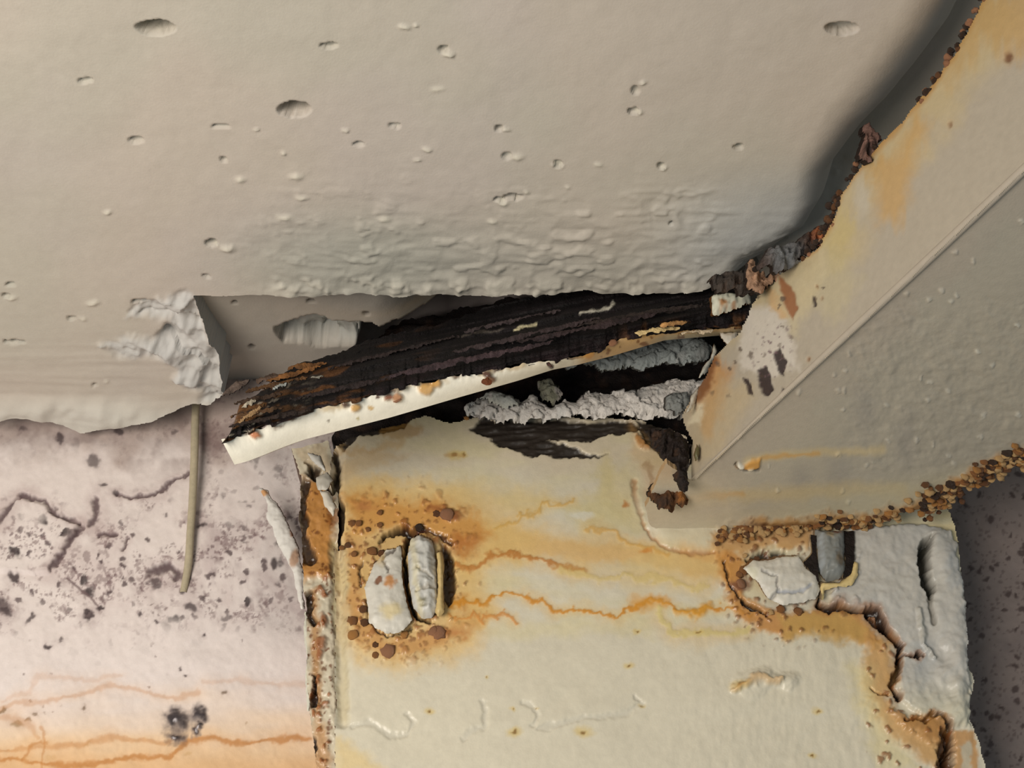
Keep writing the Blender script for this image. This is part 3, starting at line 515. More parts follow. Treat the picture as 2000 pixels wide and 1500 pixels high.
# ================================================================== diagonal steel beam
beam = thing('steel_beam', 'grey-beige painted steel beam running from the column to upper right, rusty along both edges', 'steel beam', (0.12, -0.1, ZB))
SG = (172, 162, 145)
def paint_side(X, Y):
    p = Paint(X, Y, SG, 51); p.g += .2
    p.h += fbm(X, Y, 300, 3, 3) * .002 + fbm(X, Y, 30, 3, 3) * .0003
    dt = dline(X, Y, beam_top); n = fbm(X, Y, 60, 4, 4)
    p.put((1 - ss(20, 110, dt + n * 80)), (196, 176, 128), .6)
    p.put((1 - ss(3, 16, dt + n * 14)), (176, 130, 66), .8)
    # runs hanging from the upper edge
    sv = fbm(X * 1.0, Y * .12, 14, 3, 66) * 60
    p.X, p.Y = X, Y + sv
    p.poly([(1690, 320), (1745, 300), (1790, 220), (1815, 250), (1790, 300), (1775, 400), (1745, 435), (1720, 440), (1710, 380)], (190, 154, 98), .8, 22, 1.0)
    p.poly([(1900, 0), (2050, -60), (2050, 90), (1980, 120), (1920, 90), (1870, 150), (1850, 170)], (186, 152, 96), .75, 34, 1.2)
    p.poly([(1640, 400), (1670, 420), (1650, 500), (1620, 540), (1610, 480)], (190, 172, 116), .6, 12, 1.3)
    p.poly([(1600, 500), (1640, 470), (1680, 560), (1630, 640), (1600, 600)], (186, 174, 140), .6, 20, 1.3)
    p.blob(1686, 390, 20, 55, (186, 180, 168), .6, .8, .8)
    p.poly([(1480, 570), (1540, 540), (1600, 500), (1620, 540), (1560, 640), (1510, 600)], (200, 186, 150), .6, 14, 1.4)
    p.poly([(1360, 780), (1395, 700), (1430, 700), (1400, 830), (1385, 850), (1345, 800)], (188, 138, 82), .85, 20, 1.1)
    p.Y = Y
    p.poly([(1340, 790), (1410, 740), (1480, 760), (1400, 900), (1350, 940), (1340, 850)], (192, 170, 128), .5, 26, 1.5)
    p.poly([(1345, 790), (1372, 785), (1370, 825), (1345, 830)], (218, 206, 176), .8, 6, 1.2)
    p.poly([(1390, 688), (1378, 740), (1350, 782), (1356, 795), (1390, 760), (1402, 710)], (120, 72, 36), .85, 4, 1.0, .001)
    # dull white spatter beside the dark scabs
    p.poly([(1460, 600), (1510, 590), (1545, 660), (1560, 720), (1500, 740), (1455, 720), (1445, 650)], (204, 196, 184), .85, 10, 1.5)
    p.poly([(1520, 535), (1548, 570), (1560, 600), (1548, 628), (1534, 600), (1522, 565)], (150, 100, 66), .95, 3, .5, -.0004)
    p.line([(1498, 560), (1530, 620)], 8, (202, 164, 116), .7, .8, 1.2)
    for poly in [[(1508, 690), (1524, 680), (1535, 708), (1532, 740), (1518, 725)], [(1478, 722), (1495, 712), (1510, 760), (1500, 775), (1490, 770), (1485, 745)], [(1452, 738), (1465, 742), (1474, 775), (1462, 770)], [(1586, 578), (1592, 580), (1594, 600), (1588, 600)], [(1528, 758), (1532, 760), (1530, 772), (1526, 768)], [(1361, 868), (1367, 875), (1363, 900), (1359, 885)]]:
        p.poly(poly, (50, 39, 41), .95, 2, .6, -.0006)
    sp = (1 - ss(10, 55, abs(X - 1510 + (Y - 690) * .1))) * ss(620, 650, Y) * (1 - ss(730, 760, Y)); p.speck(9, .4, (110, 88, 92), .85, sp, 2)
    p.speck(11, .95, (90, 76, 66), .8, (1 - ss(80, 200, dt)) * (Y > 560) * 1.0, 3)
    for (x, y, rx, ry, a) in [(1972, 112, 9, 14, .9), (1856, 245, 5, 8, .6), (1597, 560, 3, 4, .8), (1607, 583, 3, 5, .5), (1582, 703, 4, 5, .8)]:
        p.blob(x, y, rx * 1.8, ry * 1.6, (190, 150, 100), a * .4, .8, .6); p.blob(x, y, rx, ry, (110, 74, 50), a, .6, .6, -.0006)
    return p
FOLD = [(1350, 940), (2000, 330), (2600, -233)]
side_reg = [(1352, 943), (2002, 333), (2602, -230), (2600, -700), (2300, -450), (1925, -10), (1890, 60), (1864, 110), (1800, 192), (1752, 252), (1704, 300), (1644, 378), (1630, 430), (1595, 490), (1535, 528), (1490, 560), (1465, 600), (1448, 650), (1402, 690), (1385, 735), (1350, 782), (1332, 812), (1352, 860)]
sheet('web', axis(1320, 2650, 1320, 2010, 2.6), axis(-710, 960, -10, 960, 2.6), (SIDE_P, SIDE_N), M_paint, paint_side, side_reg, .3, 9, (.0108, .0052, 0), (96, 60, 34), beam, calm=FOLD)
def paint_under(X, Y):
    p = Paint(X, Y, (178, 169, 151), 55); p.g += .25
    p.h += fbm(X, Y, 260, 3, 4) * .0015
    r = ss(1600, 1700, X) * ss(560, 700, Y + fbm(X, Y, 120, 3, 3) * 200) * (1 - ss(900, 980, Y)); p.h += r * (fbm(X * .7 + Y * .4, Y - X * .4, 16, 3, 3)) * .0008
    p.speck(13, .965, (206, 200, 184), .8, (X > 1500) * (Y > 380) * 1.0, 4, .0004)
    p.put(ss(-.1, .3, fbm(X * .3, Y * .1, 60, 3, 8)), (170, 163, 148), .5)
    p.line([(1350, 940), (1500, 800), (2000, 330), (2600, -233)], 55, (176, 162, 146), .5, .9, .5)
    for (x, y, rx, ry) in [(1565, 935, 28, 34), (1640, 925, 30, 45), (1770, 860, 26, 70), (1690, 800, 30, 60)]: p.blob(x, y, rx, ry, (150, 144, 136), .45, .9, .6)
    # rust drawn along from a chip
    p.line([(1460, 900), (1540, 886), (1720, 880)], 8, (206, 184, 136), .6, .9, .5, vary=.2); p.line([(1470, 898), (1520, 890), (1600, 886)], 4, (202, 156, 88), .7, .8, .5)
    p.poly([(1438, 908), (1470, 898), (1488, 894), (1480, 918), (1460, 912), (1442, 912)], (206, 150, 72), .95, 2.5, .6, .001); p.line([(1440, 906), (1455, 916), (1480, 918)], 2.5, (60, 42, 28), .85, .5, .8, -.001); p.blob(1448, 906, 7, 4, (226, 222, 206), .9, .5, .6, .001); p.blob(1466, 913, 6, 4, (222, 214, 190), .9, .5, .6, .001)
    p.line([(1335, 972), (1420, 968), (1600, 960), (1760, 955)], 12, (204, 180, 128), .55, .9, .5); p.line([(1335, 972), (1370, 970), (1450, 965)], 5, (196, 150, 80), .6, .8, .5)
    p.put(ss(925, 985, Y + (X - 1700) * .2) * (X > 1280), (202, 190, 156), .6)
    dl = dline(X, Y, lower_edge); n = fbm(X, Y, 26, 4, 7)
    c = (1 - ss(6, 26, dl + n * 30)) * (X > 1400); p.put(c, (186, 136, 74), .85, .0004); p.h += c * ridged(X, Y, 14, 2, 3) * .0005
    p.speck(14, .4, (110, 68, 34), .85, c, 8, .0004)
    p.put(1 - ss(3, 9, dl + n * 12) + (X < 1400) * -1., (96, 62, 34), .6)
    p.blob(1300, 930, 34, 34, (196, 164, 126), .7, .8, 1)
    p.put((1 - ss(1330, 1500, X + fbm(X, Y, 60, 3, 3) * 60)) * ss(900, 960, Y), (204, 192, 168), .8)
    p.put((1 - ss(10, 60, dl + n * 20)) * (1 - ss(1400, 1480, X)), (208, 196, 168), .8)
    return p
lower_edge = [(1400, 1046), (1450, 1030), (1560, 1022), (1640, 1018), (1700, 1022), (1750, 1002), (1830, 985), (1866, 955), (1900, 935), (1950, 912), (2010, 888), (2600, 600)]
under_reg = [(1348, 937), (1300, 905), (1272, 960), (1260, 990), (1268, 1022), (1300, 1044), (1350, 1052)] + lower_edge + [(2598, -236), (1998, 327)]
def uplane(X, Y, h):
    P = on_plane(X, Y, (0, 0, ZB), (0, 0, 1)); return P + h[..., None] * np.array([0, 0, -1.])
sheet('lower_flange', axis(1240, 2650, 1240, 2010, 2.4), axis(-250, 1080, 320, 1080, 2.4), uplane, M_paint, paint_under, under_reg, .3, 19, (0, 0, .003), (176, 146, 108), beam, calm=FOLD)

def tube(name, pts, rad, base, mat, parent=None, seg=10, flat=1.0, seed=0, sub=8, rough=.0):
    pts = [np.array(p, float) for p in pts]; Q = []; Rr = []
    for i in range(len(pts) - 1):
        p0 = pts[max(i - 1, 0)]; p1 = pts[i]; p2 = pts[i + 1]; p3 = pts[min(i + 2, len(pts) - 1)]
        for k in range(sub):
            t = k / sub; Q.append(.5 * ((2 * p1) + (p2 - p0) * t + (2 * p0 - 5 * p1 + 4 * p2 - p3) * t * t + (3 * p1 - p0 - 3 * p2 + p3) * t ** 3)); Rr.append(rad[i] * (1 - t) + rad[i + 1] * t)
    Q.append(pts[-1]); Rr.append(rad[-1]); Q = np.array(Q); T = np.gradient(Q, axis=0); T /= np.linalg.norm(T, axis=1)[:, None]
    A = np.cross(T, (0.13, 1, .1)); A /= np.linalg.norm(A, axis=1)[:, None]; B = np.cross(T, A)
    an = np.linspace(0, 2 * np.pi, seg, endpoint=False); V = []
    for i in range(len(Q)):
        for a in an:
            r = Rr[i] * (1 + rough * (_h(i, a * 3, seed) - .5)); V.append(Q[i] + r * (math.cos(a) * A[i] + math.sin(a) * B[i] * flat))
    Fc = [(i * seg + k, i * seg + (k + 1) % seg, (i + 1) * seg + (k + 1) % seg, (i + 1) * seg + k) for i in range(len(Q) - 1) for k in range(seg)]
    n = len(V); V += [Q[0], Q[-1]]
    Fc += [(n, (k + 1) % seg, k, n) for k in range(0)]
    V = np.array(V); rgba = np.tile(np.append(lin(base), .3), (len(V), 1)); c = 1 + .12 * (fbm(V[:, 0] * 900, V[:, 2] * 900, 14, 3, seed)); rgba[:, :3] *= c[:, None]
    return mesh_obj(name, V, Fc, rgba, mat, parent)
fold = [tuple(on_plane(np.array(x), np.array(y), (0, 0, ZB), (0, 0, 1)) + np.array([.0004, .0002, .0003])) for x, y in [(1372, 920), (1500, 798), (1650, 657), (1800, 518), (2000, 330), (2300, 48), (2600, -233)]]
tube('weld_bead', fold, [.0008, .0013, .0016, .0018, .0018, .0018, .0018], (172, 161, 145), M_paint, beam, 20, 1, 3, 10, 0)

# white lumps and torn paint hanging on the beam's end
def yl(x, y): return float(on_plane(np.array(float(x)), np.array(float(y)), SIDE_P, SIDE_N)[1])
def ex(p): p.blob(1412, 600, 14, 12, (176, 116, 54), .85, .7, 1.4); p.blob(1437, 597, 8, 10, (170, 110, 56), .7, .7, 1.4)
lump('paint_lump', [(1387, 584), (1405, 576), (1440, 578), (1462, 576), (1466, 592), (1452, 602), (1430, 606), (1410, 612), (1392, 616), (1388, 600)], -.102, (208, 206, 186), .004, M_paint, beam, 121, .01, .0014, ex, (120, 80, 44))
flake([(1403, 652), (1420, 652), (1440, 650), (1440, 668), (1432, 685), (1434, 698), (1428, 700), (1422, 680), (1412, 664)], -.085, (216, 210, 196), beam, 123)
flake([(1394, 672), (1400, 690), (1378, 730), (1362, 745), (1372, 722), (1388, 700)], -.078, (186, 184, 172), beam, 124)
flake([(1348, 778), (1362, 760), (1368, 752), (1360, 778), (1352, 796), (1340, 812)], -.074, (190, 184, 168), beam, 125)
# rust scale hanging at the junction of beam and column
def scale(name, reg, y, parent, seed, base=(36, 27, 23), dome=.004, rough=.003, extra=None, jag=.6, fs=14, skirt=(40, 28, 22)):
    def e(p):
        p.put(ss(.05, .3, fbm(p.X, p.Y, 14, 3, seed)), (76, 52, 34), .5); p.put(ss(.1, .3, fbm(p.X, p.Y, 22, 3, seed + 4)), (48, 42, 38), .6)
        if extra: extra(p)
    return lump(name, reg, y, base, dome, M_rust, parent, seed, .006, rough, e, skirt, jag, 2.2, fs, True)
scale('rust_scale', [(1262, 842), (1300, 838), (1330, 850), (1350, 868), (1346, 900), (1336, 912), (1346, 940), (1344, 962), (1334, 966), (1318, 935), (1300, 905), (1280, 880)], -.066, beam, 131)
def ex(p): p.blob(1290, 985, 16, 12, (56, 38, 26), .8, .7, 1.5); p.blob(1328, 978, 10, 10, (150, 96, 44), .8, .6, 1)
scale('rust_scale', [(1264, 962), (1276, 948), (1296, 956), (1316, 948), (1338, 960), (1340, 985), (1330, 992), (1318, 985), (1308, 1002), (1292, 1000), (1280, 985), (1266, 980)], -.046, beam, 133, (92, 60, 34), .005, .003, ex)
def ex(p): p.put(np.ones(p.X.shape), (160, 128, 104), .75)
scale('rust_scale', [(1454, 520), (1470, 508), (1482, 530), (1500, 540), (1520, 530), (1524, 548), (1500, 562), (1486, 575), (1462, 566), (1454, 545)], -.135, beam, 135, (150, 112, 84), .003, .003, ex)
def ex(p): p.put(1 - ss(0, 28, np.hypot(p.X - 1598, p.Y - 468)), (176, 104, 62), .95); p.put(1 - ss(10, 50, np.hypot(p.X - 1530, p.Y - 505)), (112, 116, 118), .8)
scale('rust_scale', [(1476, 525), (1500, 490), (1550, 478), (1580, 455), (1612, 442), (1630, 430), (1628, 465), (1608, 480), (1580, 500), (1545, 522), (1520, 532)], -.152, beam, 137, (72, 58, 52), .004, .003, ex)
def ex(p): p.put(np.ones(p.X.shape), (120, 92, 82), .65); p.blob(1692, 304, 9, 12, (24, 18, 16), .9, .5, .8)
scale('rust_scale', [(1682, 254), (1695, 246), (1708, 262), (1722, 270), (1712, 290), (1700, 322), (1686, 318), (1680, 300), (1688, 275)], -.20, beam, 139, (112, 82, 72), .003, .003, ex)
scale('rust_scale', [(1385, 545), (1420, 535), (1460, 538), (1466, 560), (1470, 575), (1440, 577), (1400, 572)], -.125, beam, 141, (66, 58, 52))

# ================================================================== peeled flange plate hanging in front of the notch
plate = thing('flange_plate', 'thick dark rusted steel plate peeling away under the ceiling notch, bright white painted lower edge', 'steel plate', (-.1, -.09, 2.01))
def interp(tab, x):
    t = np.array(tab, float); return np.interp(x, t[:, 0], t[:, 1])
topT = [(436, 850), (445, 818), (455, 790), (480, 776), (520, 752), (560, 722), (620, 702), (700, 672), (780, 650), (850, 634), (950, 604), (1010, 588), (1100, 565), (1200, 556), (1330, 548), (1470, 540)]
midM = [(430, 862), (500, 840), (560, 820), (600, 806), (640, 797), (700, 781), (760, 765), (800, 752), (850, 744), (900, 734), (950, 726), (1000, 717), (1040, 710), (1090, 705), (1120, 697), (1160, 690), (1200, 668), (1250, 655), (1300, 648), (1400, 642), (1470, 640)]
botB = [(430, 908), (455, 902), (600, 857), (760, 816), (900, 775), (1010, 744), (1080, 722), (1130, 712), (1200, 694), (1300, 664), (1400, 655), (1470, 650)]
us = np.arange(432, 1466, 2.2); 
def strip(name, A, B, ya, yb, nv, fpaint, mat, jagA=0, jagB=0, seed=0, backoff=(.0, .012, .004), skirt=(40, 30, 26), skew=0.0):
    v = np.linspace(0, 1, nv); U, Vv = np.meshgrid(us, v)
    a = interp(A, U) + jagA * (fbm(U, U * 0, 16, 4, seed)); b = interp(B, U) + jagB * (fbm(U, U * 0, 16, 4, seed + 7) + .6 * np.round(vn(U / 14, U * 0, seed)) - .3)
    Y = a + (b - a) * Vv; a0 = interp(A, U); b0 = interp(B, U); vv = np.clip((Y - a0) / (b0 - a0), -.2, 1.2); yy = interp(ya, U) * (1 - vv) + interp(yb, U) * vv
    p = fpaint(U, Y, Vv); yy = yy - p.h
    U = U + skew * (Vv if skew > 0 else Vv - 1) * (1 - ss(432, 600, U))
    V = at_y(U, Y, yy); rgba = np.concatenate([p.rgb, p.g[..., None]], -1)
    n = U.size; idx = np.arange(n).reshape(U.shape)
    q = np.stack([idx[1:, :-1], idx[1:, 1:], idx[:-1, 1:], idx[:-1, :-1]], -1).reshape(-1, 4)
    ring = np.concatenate([idx[0, :], idx[1:, -1], idx[-1, -2::-1], idx[-2:0:-1, 0]])
    V = V.reshape(-1, 3); rgba = rgba.reshape(-1, 4); m = len(ring)
    rv = V[ring]; sk = np.tile(np.append(lin(skirt), 0), (m, 1)); k = np.arange(m)
    sf = np.stack([n + k, n + (k + 1) % m, n + m + (k + 1) % m, n + m + k], -1)
    bk = V + np.array(backoff); Fc = np.concatenate([q, sf, q[:, ::-1] + n + 2 * m])
    sm = np.ones(len(Fc), bool); sm[len(q):len(q) + m] = False
    return mesh_obj(name, np.concatenate([V, rv, rv + np.array(backoff), bk]), Fc, np.concatenate([rgba, sk, sk, np.tile(np.append(lin(skirt), 0), (n, 1))]), mat, plate, sm)
YT = [(432, -.085), (600, -.07), (900, -.07), (1100, -.082), (1470, -.085)]
YM = [(432, -.105), (1100, -.10), (1470, -.09)]
def rustface(U, Y, V):
    p = Paint(U, Y, (19, 15, 15), 91)
    t = Y + (U - 1000) * .2                     # layers run along the plate
    p.h += .008 * np.sin(np.pi * np.clip(V, 0, 1)) + (ridged(U * .05 + fbm(U, Y, 90, 3, 2) * 3, t, 26, 4, 6) - .5) * .006 + (np.round(vn(U * .004, t / 9, 3) * 3) / 3) * .003 + fbm(U * .4, t, 10, 3, 5) * .0008
    f = ridged(U * .05 + 9, t, 9, 3, 12)
    p.put(ss(.66, .95, f), (42, 35, 36), .6); p.put(ss(.1, .35, fbm(U, Y, 120, 3, 8)), (30, 22, 23), .6)
    lo = ss(.72, 1, V); p.put(lo * ss(-.1, .2, fbm(U, Y, 24, 3, 20)), (48, 34, 36), .5)
    fl = (1 - ss(470, 640, U)); p.put(fl * ss(-.02, .25, fbm(U * .5, t * 1.4, 14, 3, 15)), (128, 86, 44), .75); p.put(fl * ss(.2, .3, fbm(U * .5, t * 1.4, 9, 3, 25)), (168, 158, 140), .8)
    p.put(ss(.16, .3, fbm(U * .25, t, 16, 3, 16)) * (1 - ss(560, 900, U)), (112, 72, 36), .7)
    p.put(ss(.65, 1, V) * ss(1190, 1260, U) * ss(.0, .2, fbm(U, Y, 20, 3, 33)), (120, 80, 44), .7)
    p.line([(1005, 645), (1045, 634)], 2.5, (196, 186, 150), .9, .6, .7); p.line([(1130, 610), (1185, 603), (1200, 590)], 3, (190, 184, 168), .85, .6, .9, .001)
    p.line([(900, 655), (980, 640)], 2, (120, 110, 100), .4, .6, .7)
    return p
strip('rust_face', topT, midM, YT, YM, 60, rustface, M_rust, 12, 9, 4, (0, .010, .0085), skew=-14)
def edge(U, Y, V):
    p = Paint(U, Y, (250, 244, 226), 95); p.g += .4
    p.h += .0012 * np.sin(np.pi * V) + fbm(U, Y, 60, 2, 4) * .0004
    p.put((1 - ss(.05, .35, V + fbm(U, Y, 20, 3, 9) * .5)) * ss(560, 640, U) * ss(-.1, .1, fbm(U, Y, 50, 3, 3)), (196, 170, 124), .7)
    p.put((1 - ss(.0, .2, V + fbm(U, Y, 14, 3, 29) * .5)) * ss(0, .1, fbm(U, Y, 30, 3, 13)), (110, 80, 56), .85)
    for (x, y, r, c) in [(694, 797, 12, (210, 162, 90)), (775, 778, 14, (196, 138, 92)), (757, 776, 10, (140, 76, 40)), (737, 775, 6, (90, 56, 40)), (723, 797, 7, (214, 178, 120)), (832, 760, 16, (214, 166, 96)), (850, 748, 14, (210, 160, 90)), (496, 850, 12, (196, 120, 74)), (676, 790, 9, (84, 56, 44)), (642, 822, 4, (150, 140, 126)), (700, 818, 4, (196, 180, 130)), (957, 740, 12, (112, 64, 34)), (950, 730, 10, (84, 46, 34)), (1075, 716, 7, (70, 48, 40))]:
        p.blob(x, y, r, r * .75, c, .92, .45, .5, .0016 if r > 8 else 0, 1)
    lateral = ss(1110, 1150, U); p.put(lateral, (214, 170, 104), .85); p.put(lateral * ss(1240, 1320, U) * ss(.3, .6, V), (210, 196, 160), .8)
    p.blob(1197, 668, 15, 12, (120, 68, 62), .95, .4, .8, .001); p.blob(1152, 690, 12, 12, (214, 150, 66), .9, .5, .8)
    p.put(lateral * ss(.15, .3, fbm(U, Y, 12, 3, 50)), (130, 80, 44), .8)
    return p
YB = [(432, -.095), (1100, -.088), (1470, -.08)]
strip('painted_edge', [(x, y - 1) for x, y in midM], botB, [(a, b - .001) for a, b in YM], YB, 18, edge, M_paint, 9, 0, 6, (0, .006, .005), (190, 184, 168), skew=26)
# laminated leaves of rust along the plate and frayed at its free end
rl = random.Random(12)
def leaf(x0, y0, x1, y1, wd, y, seed, base, nm='rust_layer'):
    n = 7; top = []; bot = []
    for i in range(n + 1):
        t = i / n; x = x0 + (x1 - x0) * t; yy = y0 + (y1 - y0) * t; h = wd * math.sin(math.pi * min(1, .12 + t * .8)) * (.6 + .8 * rl.random())
        top.append((x, yy - h * .5)); bot.append((x, yy + h * .5))
    def e(p):
        p.put(ss(.0, .25, fbm(p.X * .4, p.Y + p.X * .2, 12, 3, seed)), np.array(base) * .6, .6)
    lump(nm, top + bot[::-1], y, base, .0012, M_rust, plate, seed, .0018, .0008, e, (36, 26, 22), .35, 2.4, 12, True)
for i, (a, b, c, d, wd, yy, base) in enumerate([(640, 722, 900, 655, 9, -.092, (48, 38, 36)), (760, 735, 1080, 668, 12, -.111, (62, 48, 50)), (880, 690, 1180, 620, 9, -.109, (58, 47, 47)), (1000, 672, 1330, 604, 10, -.111, (52, 40, 40)), (560, 782, 800, 730, 9, -.108, (44, 34, 32)),
        (900, 650, 1100, 606, 7, -.100, (60, 50, 50)), (1100, 640, 1400, 590, 9, -.108, (52, 42, 38)), (520, 745, 640, 712, 9, -.088, (120, 80, 42)), (480, 765, 600, 738, 8, -.10, (96, 66, 38)), (455, 790, 560, 765, 8, -.108, (60, 44, 32)), (450, 815, 560, 795, 7, -.112, (84, 60, 38)), (448, 835, 620, 798, 9, -.113, (48, 36, 30)), (560, 720, 640, 708, 8, -.085, (110, 74, 40)),
        (462, 830, 520, 788, 7, -.113, (150, 120, 84)), (470, 800, 500, 782, 9, -.113, (170, 160, 140)), (530, 765, 560, 748, 8, -.11, (150, 152, 146)), (600, 742, 635, 738, 5, -.105, (168, 164, 150)), (436, 775, 486, 742, 18, -.09, (92, 78, 70)), (500, 745, 560, 735, 14, -.085, (86, 68, 56))]):
    leaf(a, b, c, d, wd, yy, 200 + i * 3, base)
leafy = [(1290, 636, 1340, 630, 9, -.108, (190, 142, 88)), (1240, 652, 1330, 640, 10, -.104, (206, 180, 128)), (1330, 652, 1395, 648, 10, -.1, (200, 180, 150))]
for i, (a, b, c, d, wd, yy, base) in enumerate(leafy): leaf(a, b, c, d, wd, yy, 300 + i * 3, base, 'paint_flake')
leaf(941, 745, 962, 745, 14, -.11, 330, (104, 58, 32)); leaf(1068, 710, 1082, 722, 8, -.108, 331, (74, 50, 44))

# ================================================================== crumbling mortar in the gap
mortar = thing('packing_mortar', 'pale grey crumbling mortar packed in the black gap between plate and column top', 'mortar', (.07, -.03, 2.06))
def exm(p):
    a, b, c = worley(p.X + p.wx * 1.2, (p.Y + p.wy * 1.2) * 1.6, 26, 3); p.h += (c - .5) * .0035; p.h += (1 - ss(0, .15, b - a)) * -.0015; p.put(1 - ss(0, .1, b - a), (130, 126, 120), .5)
    p.put(ss(.05, .3, fbm(p.X, p.Y, 40, 3, 9)), (176, 179, 176), .5); p.put(ss(.15, .3, fbm(p.X, p.Y, 26, 3, 19)), (206, 196, 190), .7)
lump('mortar_layer', [(905, 800), (935, 776), (985, 772), (1020, 786), (1040, 775), (1075, 798), (1105, 782), (1125, 786), (1150, 764), (1200, 768), (1250, 758), (1290, 746), (1340, 748), (1392, 742), (1385, 772), (1360, 790), (1330, 812), (1250, 816), (1212, 812), (1180, 820), (1120, 815), (1075, 822), (1000, 826), (950, 820), (920, 812)], -.030, (212, 206, 198), .004, M_mortar, mortar, 141, .012, .0008, exm, (110, 106, 100), .45)
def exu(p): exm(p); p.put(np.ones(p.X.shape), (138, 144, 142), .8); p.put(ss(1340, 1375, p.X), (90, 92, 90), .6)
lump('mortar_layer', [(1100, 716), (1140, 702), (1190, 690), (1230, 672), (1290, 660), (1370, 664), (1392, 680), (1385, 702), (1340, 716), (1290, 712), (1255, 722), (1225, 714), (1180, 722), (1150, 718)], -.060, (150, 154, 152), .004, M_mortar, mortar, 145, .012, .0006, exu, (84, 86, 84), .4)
lump('mortar_layer', [(1052, 752), (1070, 744), (1092, 756), (1096, 780), (1080, 792), (1060, 786)], -.026, (150, 148, 128), .004, M_mortar, mortar, 148, .01, .0012, exm, (70, 60, 50), .6)
lump('mortar_layer', [(930, 778), (965, 768), (1000, 778), (1015, 795), (990, 800), (960, 790)], -.036, (182, 182, 172), .004, M_mortar, mortar, 150, .008, .0008, exm, (90, 84, 74), .4)
lump('mortar_layer', [(1300, 775), (1345, 768), (1350, 790), (1332, 808), (1300, 800)], -.04, (120, 122, 118), .004, M_mortar, mortar, 152, .008, .001, exm, (60, 56, 50), .5)

# ================================================================== rust nodules (small knobbly growths), parts of what they grow on
def nodule_mesh(seed):
    bm = bmesh.new(); bmesh.ops.create_icosphere(bm, subdivisions=2, radius=1); r = random.Random(seed)
    for v in bm.verts: v.co *= .78 + .44 * r.random()
    me = bpy.data.meshes.new('rust_nodule'); bm.to_mesh(me); bm.free()
    for f in me.polygons: f.use_smooth = True
    return me
tones = [(176, 124, 68), (142, 96, 56), (200, 162, 110), (104, 70, 44), (62, 46, 36), (160, 114, 84)]
NM = []
for t in tones:
    row = []
    for k in range(3):
        me = nodule_mesh(k + 5); ca = me.color_attributes.new('Col', 'FLOAT_COLOR', 'POINT'); ca.data.foreach_set('color', np.tile(np.append(lin(t), .5), (len(me.vertices), 1)).astype(np.float32).ravel()); me.materials.append(M_nod); row.append(me)
    NM.append(row)
rn = random.Random(21)
def nod(P, r, tone, parent, sq=(1, .6, 1)):
    o = bpy.data.objects.new('rust_nodule', NM[tone][rn.randrange(3)]); COL.objects.link(o); o.parent = parent
    o.location = Vector(P) - parent.location; o.scale = (r * sq[0], r * sq[1], r * sq[2]); o.rotation_euler = (rn.uniform(-.3, .3), rn.uniform(0, 6), rn.uniform(-.3, .3))
K = .60 / FPX
for (x, y, r, t) in [(745, 1080, 7, 3), (727, 1076, 10, 1), (700, 1022, 7, 1), (742, 1001, 6, 1), (719, 1034, 5, 1), (742, 1025, 6, 1), (680, 1065, 6, 3), (692, 1082, 6, 1), (737, 1100, 6, 3), (710, 1190, 7, 3), (688, 1212, 9, 1), (733, 1260, 6, 3), (758, 1273, 13, 5), (733, 1280, 6, 1), (742, 1139, 11, 5), (846, 1233, 9, 5), (858, 1236, 12, 5), (875, 1005, 14, 5), (852, 1003, 7, 3), (687, 1022, 7, 1), (690, 1240, 9, 0), (790, 1240, 7, 0), (668, 1070, 5, 1), (712, 1216, 8, 3), (818, 1030, 8, 4), (1452, 1115, 8, 1), (1444, 1122, 7, 1), (1447, 1140, 9, 5), (1525, 1190, 8, 1), (1560, 1194, 8, 1), (1505, 1196, 6, 2), (1478, 1092, 6, 3), (1455, 1085, 5, 2)]:
    nod(at_y(np.array(float(x)), np.array(float(y)), YC - .001), r * K, t, column)
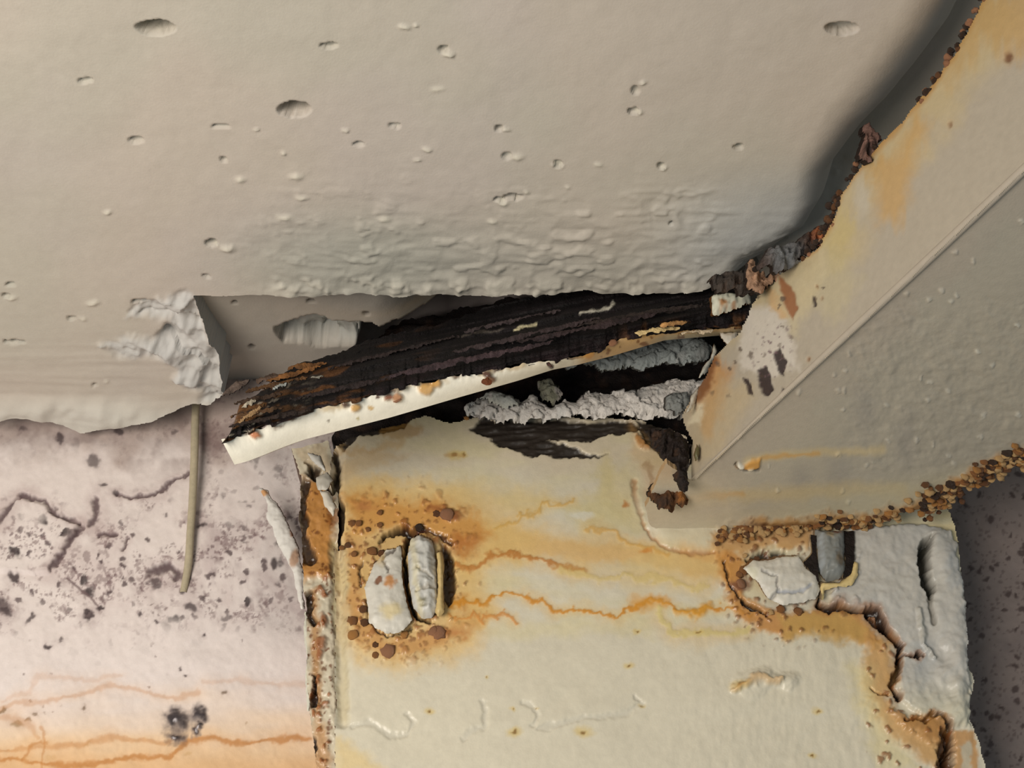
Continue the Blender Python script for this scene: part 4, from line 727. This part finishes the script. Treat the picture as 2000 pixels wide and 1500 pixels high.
for i in range(150):                        # crust under the beam, left of the right bolt
    x = rn.uniform(1400, 1600); yc = 1052 - 28 * min(1, (x - 1400) / 100); y = rn.gauss(yc, 11)
    nod(at_y(np.array(x), np.array(y), YC - .003), rn.uniform(4, 7.5) * K, rn.choice([0, 1, 2, 2, 3]), column)
for i in range(230):                        # crust along the flange's far edge
    x = rn.uniform(1590, 2010) if i % 3 else rn.uniform(1800, 2010); e = interp(lower_edge, x); y = e + rn.gauss(-4, 8 if x < 1750 else 13)
    P = on_plane(np.array(x), np.array(y), (0, 0, ZB), (0, 0, 1)); P[2] -= .001
    nod(P, rn.uniform(4.5, 9) * K, rn.choice([0, 1, 2, 2, 3, 4]), beam)
for i in range(60):                         # dark crumbs along the top edge of the web
    t = rn.random(); pts = beam_top[2:12]; k = min(int(t * (len(pts) - 1)), len(pts) - 2); f = t * (len(pts) - 1) - k
    x = pts[k][0] * (1 - f) + pts[k + 1][0] * f + rn.gauss(-1, 4); y = pts[k][1] * (1 - f) + pts[k + 1][1] * f + rn.gauss(0, 4)
    nod(on_plane(np.array(x), np.array(y), SIDE_P, SIDE_N), rn.uniform(4, 8) * K * .8, rn.choice([3, 4, 4, 4, 5]), beam, (1, 1, 1))
for (x, y, r, t) in [(694, 797, 9, 2), (775, 779, 12, 5), (757, 776, 8, 1), (1197, 669, 11, 5), (832, 763, 9, 2), (911, 817, 8, 0)]:
    nod(at_y(np.array(float(x)), np.array(float(y)), -.100 if x != 911 else YC - .004), r * K * .75, t, plate if x != 911 else column, (1, .4, .8))

# ================================================================== strand on the wall
pts = [tuple(at_y(np.array(float(x)), np.array(float(y)), yy)) for x, y, yy in [(384, 770, .012), (382, 800, .013), (380, 880, .014), (377, 960, .0155), (372, 1040, .0165), (368, 1100, .0175), (358, 1158, .019)]]
st = tube('strand', pts, [.0024, .0024, .0024, .0023, .0022, .0022, .0019], (176, 164, 138), M_strand, None, 14, .8, 5, 10, .04)
st['label'] = 'thin beige strand hanging from the slab edge against the mould-spotted wall'; st['category'] = 'strand'; st['kind'] = 'thing'
